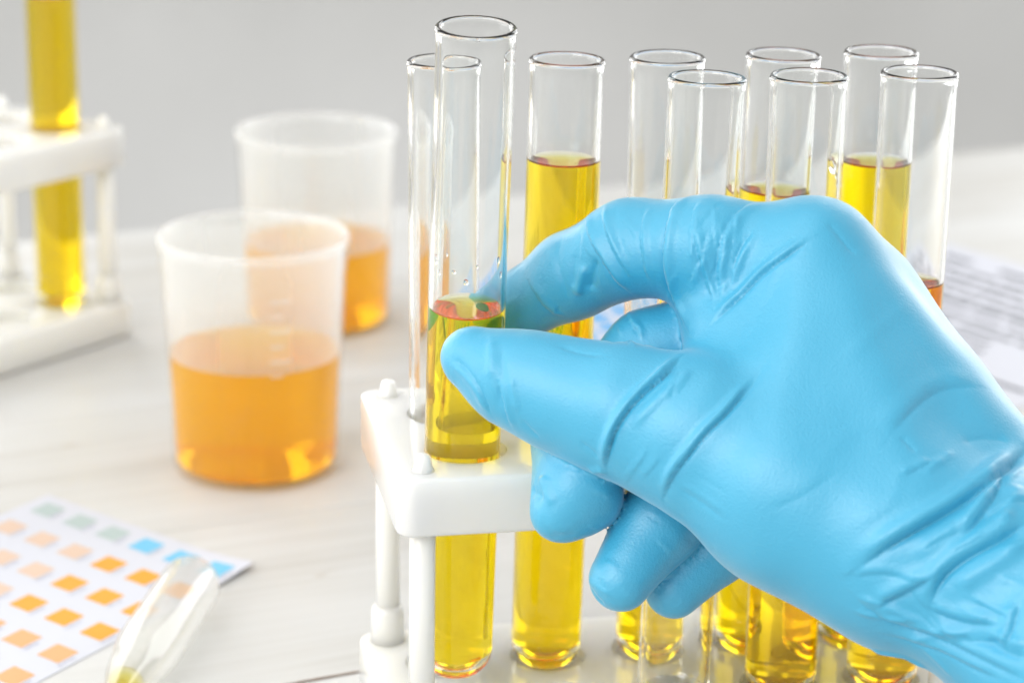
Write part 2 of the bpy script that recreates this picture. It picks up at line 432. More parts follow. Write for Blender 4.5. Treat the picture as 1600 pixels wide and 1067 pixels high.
def build_tube(label, foot, axis, level, liquid=YELLOW, drops=(), length=TUBE_L):
    """foot: bottom point in mm; axis: unit direction; level: liquid height along the tube in mm or None"""
    t = thing('test_tube', label, 'test tube', Vector(foot) * MM, 0, 'round bottomed glass test tubes')
    t.rotation_mode = 'QUATERNION'
    t.rotation_quaternion = Vector((0, 0, 1)).rotation_difference(Vector(axis).normalized())
    obj('glass', tube_mesh(length, level), None, t)
    if level: 
        o = obj('liquid', liquid_mesh(level), liquid, t)
    for (ang, z, sx, sy, sz) in drops:
        a = rad(ang)
        sx, sy, sz = sx * .6, sy * .62, sz * .62
        o = obj('droplet', drop_mesh(sx, sy, sz), DROP, t, Vector((math.cos(a) * (RI - sx * .25), math.sin(a) * (RI - sx * .25), z)) * MM)
        o.rotation_euler = (0, 0, a)
    return t
def rack_tube(label, i, j, level_z, lean=(0, 0), liquid=YELLOW, o=RACK_O, yaw=RACK_YAW, z0=9.75, drops=()):
    b = rack_pt(i, j, z0, o, yaw); ax = Vector((lean[0], lean[1], TUBE_L)).normalized()
    # the tube leans in its hole: keep the axis on the hole centre at the plate
    b = b - Vector((ax.x, ax.y, 0)) / ax.z * 40
    return build_tube(label, b, ax, None if level_z is None else level_z - z0, liquid, drops)
rack_tube('empty tube in the far row, half hidden behind the held tube', 0, 1, None, (-1.5, 0))
rack_tube('far row tube of yellow liquid standing alone, just right of held tube', 1, 1, 128.5, (1.7, -.8))
rack_tube('far row tube, third from left, clear above the bent index finger', 2, 1, 61.0, (-1.0, -1.2))
rack_tube('far row tube, fourth from left, its liquid surface just above the knuckles', 3, 1, 120.5, (1.7, -.4))
rack_tube('far row tube of bright yellow liquid furthest right', 4, 1, 126.0, (-.6, .8), YELLOW_LIGHT)
rack_tube('empty near row tube right of the held one, above the index finger', 2, 0, None, (2.2, .6), drops=())
rack_tube('near row tube with a clear drop high on its right wall', 3, 0, 103.0, (-.8, -.6), YELLOW_DEEP, drops=((20, 121.5, .9, 3.0, 2.6), (2, 120, .5, 1.2, 1.3), (-8, 118.6, .4, 1.0, 1.3)))
rack_tube('near row tube furthest right, orange liquid low behind the wrist', 4, 0, 105.0, (-.4, .8), AMBER2)
rack_tube('blurred tube of yellow liquid in the left rack', 4, 0, 116.0, (0, 0), YELLOW_DEEP, LRACK_O, LYAW)
HAX = Vector((0.02181, -0.10453, 0.99428))
HFOOT = Vector((-10.14, 484.84, 72.43)) - HAX * 54.4
build_tube('tallest tube, pinched between gloved thumb and index finger', HFOOT, HAX, 54.4 + 32.2, YELLOW_LIGHT,
    drops=((-150, 99, .3, .8, 1.9), (-140, 96.5, .28, .5, 1.0), (-112, 97.5, .3, .7, .7), (-92, 95.6, .35, .8, 1.1), (-35, 99.5, .3, .6, 1.3), (-28, 96, .28, .6, 1.2), (-125, 101, .2, .4, .8), (-75, 99, .2, .35, .6)), length=146.8)

# ------------------------------------------------------------------ specimen cups
def build_cup(label, loc, h, r0, r1, level, yaw):
    c = thing('specimen_cup', label, 'cup', Vector(loc) * MM, yaw, 'frosted plastic specimen cups')
    rr = lambda z: r0 + (r1 - r0) * z / h
    t = .9
    out = [(0, 1.0), (r0 - 4.5, 1.0), (r0 - 3.6, .25), (r0 - 1.6, .25), (r0 - .5, .7), (rr(2), 2.2), (rr(h * .3), h * .3), (rr(h * .6), h * .6), (rr(h * .84), h * .84), (rr(h * .86) + .35, h * .865),
           (rr(h - 3) + .4, h - 3.0), (r1 + .6, h - 2.0), (r1 + .8, h - 1.1), (r1 + .65, h - .3), (r1 + .2, h)]
    inn = [(r1 - .35, h - .35), (r1 - t, h - 1.6), (rr(h * .86) - t + .2, h * .86), (rr(h * .84) - t, h * .835), (rr(level + .7) - t, level + .7), (rr(level - 4) - t, level - 4), (rr(3.4) - t, 3.4), (rr(2) - t - 1.0, 2.2), (0, 1.9)]
    me = lathe('cup_wall', out + inn, 96)
    me.materials.append(CUP_CLEAR); me.materials.append(CUP); me.materials.append(CUP_WET)
    # the inside is frosted where it is dry; the wetted and the outer surface are clear
    for p_ in me.polygons:
        q = p_.center; rad_ = math.hypot(q.x, q.y) / MM; z = q.z / MM
        p_.material_index = 1 if (rad_ < rr(z) - .45 and z > level + .6) or z > h - 3 else (2 if rad_ < rr(z) - .45 and z > 1.5 else 0)
    obj('wall', me, None, c)
    li = [(0, 2.0), (rr(2) - t - 2.2, 2.05), (rr(2) - t - 1.0, 2.3), (rr(3.4) - t - .05, 3.5), (rr(4.2) - t - .05, 4.2), (rr(level * .5) - t - .05, level * .5), (rr(level) - t - .05, level - .5), (rr(level) - t - .05, level + .7), (rr(level) - t - .07, level + .8), (rr(level) - t - .12, level + .78), (rr(level) - t - .5, level + .35), (rr(level) - t - 1.6, level), (rr(level) - t - 3, level - .04), (0, level - .05)]
    obj('liquid', lathe('cup_liquid', li, 96), AMBER, c)
    # raised scale on the side: ticks of two lengths and an upright bar
    for k in range(6):
        z = h * .50 + k * h * .062; w = 6.0 if k % 2 else 3.6
        bm = bmesh.new(); vs = []
        r = rr(z) + .02; n = 6
        for side in (0, 1):
            for zz in (z - .3, z + .3):
                for q in range(n + 1):
                    a = -math.pi / 2 + (q / n) * w / r; R = r + (.38 if side else -.1)
                    vs.append(bm.verts.new(Vector((R * math.cos(a), R * math.sin(a), zz)) * MM))
        m_ = n + 1
        for q in range(n):
            for (a, b) in ((0, 1), (3, 2), (2, 0), (1, 3)):
                bm.faces.new((vs[a * m_ + q], vs[a * m_ + q + 1], vs[b * m_ + q + 1], vs[b * m_ + q]))
        bmesh.ops.recalc_face_normals(bm, faces=bm.faces)
        obj('graduation_mark', bm, CUP, c)
    return c
build_cup('near frosted cup half filled with orange liquid', (-74.0, 669.2, 0), 70, 23.9, 26.6, 34.5, rad(16))
build_cup('far frosted cup of orange liquid, partly behind the nearer cup', (-68.0, 815.7, 0), 68, 25.0, 27.0, 28.3, rad(8))

# ------------------------------------------------------------------ colour chart card
def build_chart():
    ua, va = rad(-38.6), rad(-121.2)
    ud = Vector((math.cos(ua), math.sin(ua), 0)) * 13.2; vd = Vector((math.cos(va), math.sin(va), 0)) * 15.3
    o0 = Vector((-127.6, 629.6, 0))
    c = thing('colour_chart', 'white paper chart printed with rows of coloured squares', 'colour chart', o0 * MM)
    def pt(u, v, lift=0):
        q = ud * u + vd * v
        e = max(0, (u - 3.6)) * max(0, 1.6 - v) 
        return Vector((q.x, q.y, .25 + .11 * e * e + lift))
    bm = bmesh.new(); N = 28; M_ = 28
    us = [-.62 + (5.52 + .62) * i / N for i in range(N + 1)]; vsn = [-.52 + 8.7 * (j / M_) ** 1.0 for j in range(M_ + 1)]
    for i in range(1, N): pass
    grid = [[bm.verts.new(pt(u, v) * MM) for v in vsn] for u in us]
    for i in range(N):
        for j in range(M_): bm.faces.new((grid[i][j], grid[i + 1][j], grid[i + 1][j + 1], grid[i][j + 1]))
    low = [[bm.verts.new((pt(u, v) - Vector((0, 0, .2))) * MM) for v in vsn] for u in us]
    for i in range(N):
        for j in range(M_): bm.faces.new((low[i][j], low[i][j + 1], low[i + 1][j + 1], low[i + 1][j]))
        bm.faces.new((grid[i][0], grid[i + 1][0], low[i + 1][0], low[i][0])); bm.faces.new((grid[i][M_], low[i][M_], low[i + 1][M_], grid[i + 1][M_]))
    for j in range(M_):
        bm.faces.new((grid[0][j], low[0][j], low[0][j + 1], grid[0][j + 1])); bm.faces.new((grid[N][j], grid[N][j + 1], low[N][j + 1], low[N][j]))
    bmesh.ops.recalc_face_normals(bm, faces=bm.faces)
    o = obj('sheet', bm, PAPER, c); 
    gg = mat_plain('grey green ink', (0.40, 0.48, 0.465), .6); bl = mat_plain('light blue ink', (0.15, 0.47, 0.68), .6)
    p1 = mat_plain('pale peach ink', (0.63, 0.46, 0.35), .6); p2 = mat_plain('peach ink', (0.67, 0.36, 0.16), .6); og = mat_plain('orange ink', (0.75, 0.32, 0.025), .6)
    ink = mat_plain('grey caption ink', (0.42, 0.43, 0.52), .6)
    for v in range(0, 8):
        for u in range(0, 6):
            if v == 0: m = gg if u <= 2 else bl
            elif u <= 2 and v <= 3: m = p1
            elif v <= 3: m = og
            else: m = p2
            bm = bmesh.new()
            a, b = .29, .25
            R = [[bm.verts.new(pt(u + sx * a, v + sy * b, .05) * MM) for sx in (-1, 0, 1)] for sy in (-1, 0, 1)]
            for i in range(2):
                for j in range(2): bm.faces.new((R[i][j], R[i][j + 1], R[i + 1][j + 1], R[i + 1][j]))
            bmesh.ops.recalc_face_normals(bm, faces=bm.faces)
            s = obj('swatch', bm, m, c)
            bm = bmesh.new(); x = v - .06
            while x < v + .27:
                w = random.uniform(.025, .06); hh = random.uniform(.07, .11)
                q = [bm.verts.new(pt(u + .33 + dy, x + dx, .05) * MM) for dx, dy in ((0, 0), (w, 0), (w, hh), (0, hh))]
                bm.faces.new(q); x += w + random.uniform(.015, .035)
            bmesh.ops.recalc_face_normals(bm, faces=bm.faces)
            obj('caption', bm, ink, s)
build_chart()

# ------------------------------------------------------------------ pipette
def build_pipette():
    m, nt, out = new_mat('clear soft plastic')
    tr = node(nt, 'ShaderNodeBsdfTransparent'); tr.inputs[0].default_value = rgba(.97, .97, .96)
    df = node(nt, 'ShaderNodeBsdfTranslucent'); df.inputs[0].default_value = rgba(.97, .97, .96)
    gl = node(nt, 'ShaderNodeBsdfGlossy'); gl.inputs['Roughness'].default_value = .08
    lw = node(nt, 'ShaderNodeLayerWeight', Blend=.45)
    mr = node(nt, 'ShaderNodeMapRange'); mr.inputs['To Min'].default_value = .06; mr.inputs['To Max'].default_value = .38
    nt.links.new(lw.outputs['Facing'], mr.inputs['Value'])
    m1 = node(nt, 'ShaderNodeMixShader'); nt.links.new(mr.outputs[0], m1.inputs[0]); nt.links.new(tr.outputs[0], m1.inputs[1]); nt.links.new(df.outputs[0], m1.inputs[2])
    pw = node(nt, 'ShaderNodeMath', operation='POWER'); pw.inputs[1].default_value = 4.0
    nt.links.new(lw.outputs['Facing'], pw.inputs[0])
    fr = node(nt, 'ShaderNodeMath', operation='MULTIPLY_ADD'); fr.inputs[1].default_value = .5; fr.inputs[2].default_value = .05
    nt.links.new(pw.outputs[0], fr.inputs[0]); m2 = node(nt, 'ShaderNodeMixShader')
    nt.links.new(fr.outputs[0], m2.inputs[0]); nt.links.new(m1.outputs[0], m2.inputs[1]); nt.links.new(gl.outputs[0], m2.inputs[2])
    nt.links.new(m2.outputs[0], out.inputs['Surface'])
    a = Vector((-79.2, 560.0, 8.0)); b = Vector((-85.6, 512.0, 7.4))
    ax = (a - b).normalized()
    p_ = thing('pipette', 'clear plastic dropper bulb lying across the chart corner', 'pipette', a * MM)
    p_.rotation_mode = 'QUATERNION'; p_.rotation_quaternion = Vector((0, 0, -1)).rotation_difference(-ax)
    # local z: +z points to the closed end
    R = 7.6; outp = [(0, R)]
    for k in range(1, 9):
        q = math.pi / 2 * k / 8; outp.append((R * math.sin(q), R * math.cos(q)))
    outp += [(R, -10), (R + .1, -30), (R, -37), (6.9, -43), (5.6, -52), (3.4, -62), (2.8, -68), (2.4, -110), (1.6, -140)]
    inn = [(max(r - .7, .6), z) for r, z in reversed(outp[1:])] + [(0, R - .7)]
    obj('bulb', lathe('bulb', outp + inn, 64), m, p_)
    lq = [(0, -55.0), (3.2, -55.1), (3.9, -54.9), (4.15, -55.0), (4.1, -55.4), (3.9, -56.3), (2.65, -62), (2.05, -68), (1.65, -109), (0, -109)]
    obj('liquid', lathe('pipette_liquid', lq, 48), YELLOW, p_)
build_pipette()

# ------------------------------------------------------------------ printed papers behind the rack
def build_sheet():
    ang = rad(-52); c0 = Vector((171, 931, 0))
    s = thing('printed_sheet', 'blurred sheet of grey printed text lying at the right behind the wrist', 'paper', c0 * MM, ang)
    # local x along the top edge, -y down the page
    o = obj('sheet', rbox(-2, 150, -230, 2, .05, .3, .3, 0), PAPER, s)
    ink = mat_plain('grey print', (0.10, 0.10, 0.12), .7)
    y = -14.0; k = 0
    while y > -215:
        hh = 4.6 if k % 5 else 6.5
        x = 8.0 + random.uniform(0, 6); end = random.uniform(70, 140)
        bm = bmesh.new()
        while x < end:
            w = random.uniform(7, 26)
            q = [bm.verts.new(Vector((x + dx, y + dy, .34)) * MM) for dx, dy in ((0, 0), (w, 0), (w, hh * .62), (0, hh * .62))]
            bm.faces.new(q); x += w + random.uniform(1.5, 3.0)
            if random.random() < .12: x += random.uniform(8, 25)
        o_ = obj('text_line', bm, ink, s); o_['kind'] = 'stuff'
        y -= hh + random.uniform(3.6, 5.5); k += 1
def build_leaflet():
    s = thing('leaflet', 'white leaflet with blue cells glimpsed between index finger and thumb', 'paper', Vector((38, 822, 0)) * MM, rad(32))
    obj('sheet', rbox(-46, 46, -60, 60, .05, .3, .3, 0), PAPER, s)
    blue = mat_plain('blue print', (0.03, 0.33, 0.68), .6)
    # blue ground broken by white oval cells
    bm = rbox(-40, 40, -54, 54, .31, .36, .3, 0)
    obj('blue_panel', bm, blue, s)
    for i in range(5):
        for j in range(7):
            bm = bmesh.new()
            bmesh.ops.create_circle(bm, cap_ends=True, segments=24, radius=1.0)
            for v in bm.verts: v.co = Vector((-30 + i * 15 + v.co.x * 6.4, -46 + j * 15 + v.co.y * 6.2, .40)) * MM
            obj('white_cell', bm, PAPER, s)
build_sheet()
build_leaflet()

# ------------------------------------------------------------------ gloved hand (all in millimetres)
def _cone(P, a, b, ra, rb):
    a = np.array(a, np.float32); b = np.array(b, np.float32); ab = b - a
    L2 = float(ab @ ab)
    if L2 < 1e-6:
        return np.sqrt(((P - a) ** 2).sum(-1)) - max(ra, rb)
    h = np.clip(((P - a) @ ab) / L2, 0, 1)
    d = P - a - h[..., None] * ab
    return np.sqrt((d * d).sum(-1)) - (ra + (rb - ra) * h)
def _tri(P, a, b, c, ra, rb, rc):
    a, b, c = (np.array(v, np.float32) for v in (a, b, c))
    e1 = b - a; e2 = c - a
    n = np.cross(e1, e2); n /= np.linalg.norm(n)
    w = P - a
    d00 = e1 @ e1; d01 = e1 @ e2; d11 = e2 @ e2
    d20 = w @ e1; d21 = w @ e2
    den = d00 * d11 - d01 * d01
    v = (d11 * d20 - d01 * d21) / den; u = (d00 * d21 - d01 * d20) / den
    ins = (v >= 0) & (u >= 0) & (u + v <= 1)
    r = ra + (rb - ra) * v + (rc - ra) * u
    dpl = np.abs(w @ n) - r
    edge = np.minimum(np.minimum(_cone(P, a, b, ra, rb), _cone(P, b, c, rb, rc)), _cone(P, c, a, rc, ra))
    return np.where(ins, dpl, edge)
def _smin(a, b, k):
    h = np.maximum(k - np.abs(a - b), 0) / k
    return np.minimum(a, b) - h * h * h * k / 6.0
def hand_sdf(groups, lo, hi, vs):
    """groups: list of (prims, k_inside, k_join); prims are cones or triangles in millimetres."""
    n = [int(round((hi[i] - lo[i]) / vs)) + 1 for i in range(3)]
    ax = [lo[i] + vs * np.arange(n[i], dtype=np.float32) for i in range(3)]
    total = np.full(n, 60.0, np.float32)
    for prims, kin, kj in groups:
        G = np.full(n, 60.0, np.float32)
        for pr in prims:
            pts = np.array([q[:3] for q in pr]); rm = max(q[3] for q in pr) + 14
            i0 = [max(0, int((pts[:, i].min() - rm - lo[i]) / vs)) for i in range(3)]
            i1 = [min(n[i], int((pts[:, i].max() + rm - lo[i]) / vs) + 2) for i in range(3)]
            if any(i1[i] <= i0[i] for i in range(3)): continue
            sl = tuple(slice(i0[i], i1[i]) for i in range(3))
            P = np.stack(np.meshgrid(*[ax[i][sl[i]] for i in range(3)], indexing='ij'), -1)
            if len(pr) == 2: d = _cone(P, pr[0][:3], pr[1][:3], pr[0][3], pr[1][3])
            else: d = _tri(P, pr[0][:3], pr[1][:3], pr[2][:3], pr[0][3], pr[1][3], pr[2][3])
            G[sl] = _smin(G[sl], d.astype(np.float32), kin)
        total = _smin(total, G, kj) if kj > 0 else np.minimum(total, G)
    return total
def surface_nets(S, lo, vs):
    neg = S < 0
    nx, ny, nz = S.shape
    c = [neg[i:nx - 1 + i, j:ny - 1 + j, k:nz - 1 + k] for i in (0, 1) for j in (0, 1) for k in (0, 1)]
    cnt = sum(x.astype(np.int8) for x in c)
    act = (cnt > 0) & (cnt < 8)
    idx = np.argwhere(act)
    vid = np.full(act.shape, -1, np.int64); vid[act] = np.arange(len(idx))
    acc = np.zeros((len(idx), 3)); num = np.zeros(len(idx))
    cor = [(i, j, k) for i in (0, 1) for j in (0, 1) for k in (0, 1)]
    val = {o: S[idx[:, 0] + o[0], idx[:, 1] + o[1], idx[:, 2] + o[2]] for o in cor}
    for o in cor:
        for a in range(3):
            if o[a] == 0:
                q = list(o); q[a] = 1; q = tuple(q)
                s0, s1 = val[o], val[q]; m = (s0 < 0) != (s1 < 0)
                t = np.where(m, s0 / np.where(m, s0 - s1, 1), 0)
                pos = np.array(o, float)[None].repeat(len(idx), 0); pos[:, a] = t
                acc[m] += pos[m]; num[m] += 1
    V = lo + vs * (idx + acc / num[:, None])
    F = []
    for a in range(3):
        b, d = (a + 1) % 3, (a + 2) % 3
        s0 = [slice(None)] * 3; s1 = [slice(None)] * 3
        s0[a] = slice(0, -1); s1[a] = slice(1, None)
        e = np.argwhere(neg[tuple(s0)] != neg[tuple(s1)])
        e = e[(e[:, b] > 0) & (e[:, d] > 0) & (e[:, b] < S.shape[b] - 1) & (e[:, d] < S.shape[d] - 1)]
        q = []
        for (ob, od) in ((-1, -1), (0, -1), (0, 0), (-1, 0)):
            t = e.copy(); t[:, b] += ob; t[:, d] += od
            q.append(vid[t[:, 0], t[:, 1], t[:, 2]])
        q = np.stack(q, -1)
        flip = ~neg[e[:, 0], e[:, 1], e[:, 2]]
        q[flip] = q[flip][:, ::-1]
        F.append(q)
    return V, np.concatenate(F)
def subdivide_quads(V, F):
    """one Catmull-Clark step on a closed quad mesh"""
    nv = len(V); fc = V[F].mean(1)
    E = np.stack([F, np.roll(F, -1, 1)], -1).reshape(-1, 2)
    key = np.sort(E, 1); code = key[:, 0] * nv + key[:, 1]
    uq, inv = np.unique(code, return_inverse=True)
    ea = uq // nv; eb = uq % nv
    fi = np.repeat(np.arange(len(F)), 4)
    fs = np.zeros((len(uq), 3)); fn = np.zeros(len(uq))
    np.add.at(fs, inv, fc[fi]); np.add.at(fn, inv, 1)
    mid = (V[ea] + V[eb]) / 2
    ep = (mid + fs / fn[:, None]) / 2
    Fs = np.zeros((nv, 3)); val = np.zeros(nv)
    np.add.at(Fs, F.ravel(), fc[fi]); np.add.at(val, F.ravel(), 1)
    Rs = np.zeros((nv, 3)); rn = np.zeros(nv)
    for e in (ea, eb):
        np.add.at(Rs, e, mid); np.add.at(rn, e, 1)
    n = np.maximum(val, 3)[:, None]
    VP = (Fs / np.maximum(val, 1)[:, None] + 2 * Rs / np.maximum(rn, 1)[:, None] + (n - 3) * V) / n
    ei = (inv + nv).reshape(-1, 4); fci = nv + len(uq) + np.arange(len(F))
    out = [np.stack([F[:, k], ei[:, k], fci, ei[:, k - 1]], -1) for k in range(4)]
    return np.concatenate([VP, ep, fc]), np.concatenate(out)
def relax(V, F, it, lam=0.5):
    E = np.stack([F, np.roll(F, -1, 1)], -1).reshape(-1, 2)
    for _ in range(it):
        s = np.zeros_like(V); n = np.zeros(len(V))
        np.add.at(s, E[:, 0], V[E[:, 1]]); np.add.at(n, E[:, 0], 1)
        np.add.at(s, E[:, 1], V[E[:, 0]]); np.add.at(n, E[:, 1], 1)
        V = V + lam * (s / n[:, None] - V)
    return V
def vnormals(V, F):
    a, b, c, d = (V[F[:, k]] for k in range(4))
    fn = np.cross(c - a, d - b)
    N = np.zeros_like(V)
    for k in range(4): np.add.at(N, F[:, k], fn)
    return N / np.maximum(np.linalg.norm(N, axis=1), 1e-9)[:, None]
HAND_BOX = ([-19.0, 358.0, 21.0], [163.0, 506.0, 134.0])
HAND = [
    ([[[-7.9,466.7,98.7,6.4],[0.1,463.7,95.7,8.8]],[[0.1,463.7,95.7,8.8],[9.8,460.9,93.4,10.6]],[[9.8,460.9,93.4,10.6],[21.2,457.2,91.5,12.3]],[[21.2,457.2,91.5,12.3],[36.9,452.9,87.9,15.5]],[[36.9,452.9,87.9,15.5],[55.5,446.1,79.5,18]],[[55.5,446.1,79.5,18],[75.0,439.6,72.3,19.5]],[[75.0,439.6,72.3,19.5],[93.8,431.8,67.3,20.5]],[[93.8,431.8,67.3,20.5],[112.1,416.9,56.5,24]],[[112.1,416.9,56.5,24],[131.1,389.4,52.4,27]],[[46.2,462.2,94.3,11],[55.5,446.1,79.5,18],[60.2,474.6,117.1,11.4]],[[60.2,474.6,117.1,11.4],[55.5,446.1,79.5,18],[75.0,439.6,72.3,19.5]],[[60.2,474.6,117.1,11.4],[75.0,439.6,72.3,19.5],[97.3,445.0,69.3,16.5]],[[60.2,474.6,117.1,11.4],[72.1,483.0,107.3,10.6],[97.3,445.0,69.3,16.5]],[[72.1,483.0,107.3,10.6],[80.1,484.3,94.6,11.2],[97.3,445.0,69.3,16.5]],[[97.3,445.0,69.3,16.5],[112.1,416.9,56.5,24]],[[40.7,480.0,110.9,8.5],[44.7,470.3,103.5,9]],[[44.7,470.3,103.5,9],[46.2,462.2,94.3,11]],[[60.2,474.6,117.1,11.4],[66.6,478.2,111.9,11]],[[66.6,478.2,111.9,11],[72.1,483.0,107.3,10.6]]], 7.0, 0),
    ([[[60.2,474.6,117.1,11.4],[40.0,479.3,118.7,10.8]],[[40.0,479.3,118.7,10.8],[24.1,487.0,116.7,10.0]],[[24.1,487.0,116.7,10.0],[12.3,492.9,108.6,8.9]],[[12.3,492.9,108.6,8.9],[2.8,495.0,102.0,7.0]],[[2.8,495.0,102.0,7.0],[-3.5,493.9,100.3,6.0]]], 3.5, 6.0),
    ([[[70.5,483.0,107.3,11],[48.3,483.2,101.0,10.2]],[[48.3,483.2,101.0,10.2],[29.0,481.2,94.6,10.2]],[[29.0,481.2,94.6,10.2],[14.1,469.4,80.3,9.6]],[[14.1,469.4,80.3,9.6],[13.4,459.8,73.0,9.1]],[[13.4,459.8,73.0,9.1],[10.1,456.6,69.5,6.0]]], 3.5, 0),
    ([[[79.6,481.4,95.5,10],[50.7,479.1,84.6,9.5]],[[50.7,479.1,84.6,9.5],[41.3,473.8,77.8,9]],[[41.3,473.8,77.8,9],[30.6,462.7,65.7,8.8]],[[30.6,462.7,65.7,8.8],[22.5,453.6,56.7,6.3]]], 3, 0),
    ([[[82.4,478.3,85.4,9],[59.1,477.4,72.6,8]],[[59.1,477.4,72.6,8],[53.8,474.9,67.8,8]],[[53.8,474.9,67.8,8],[43.3,467.9,58.9,7.6]],[[43.3,467.9,58.9,7.6],[33.9,461.4,51.3,6.0]]], 3, 0),
]
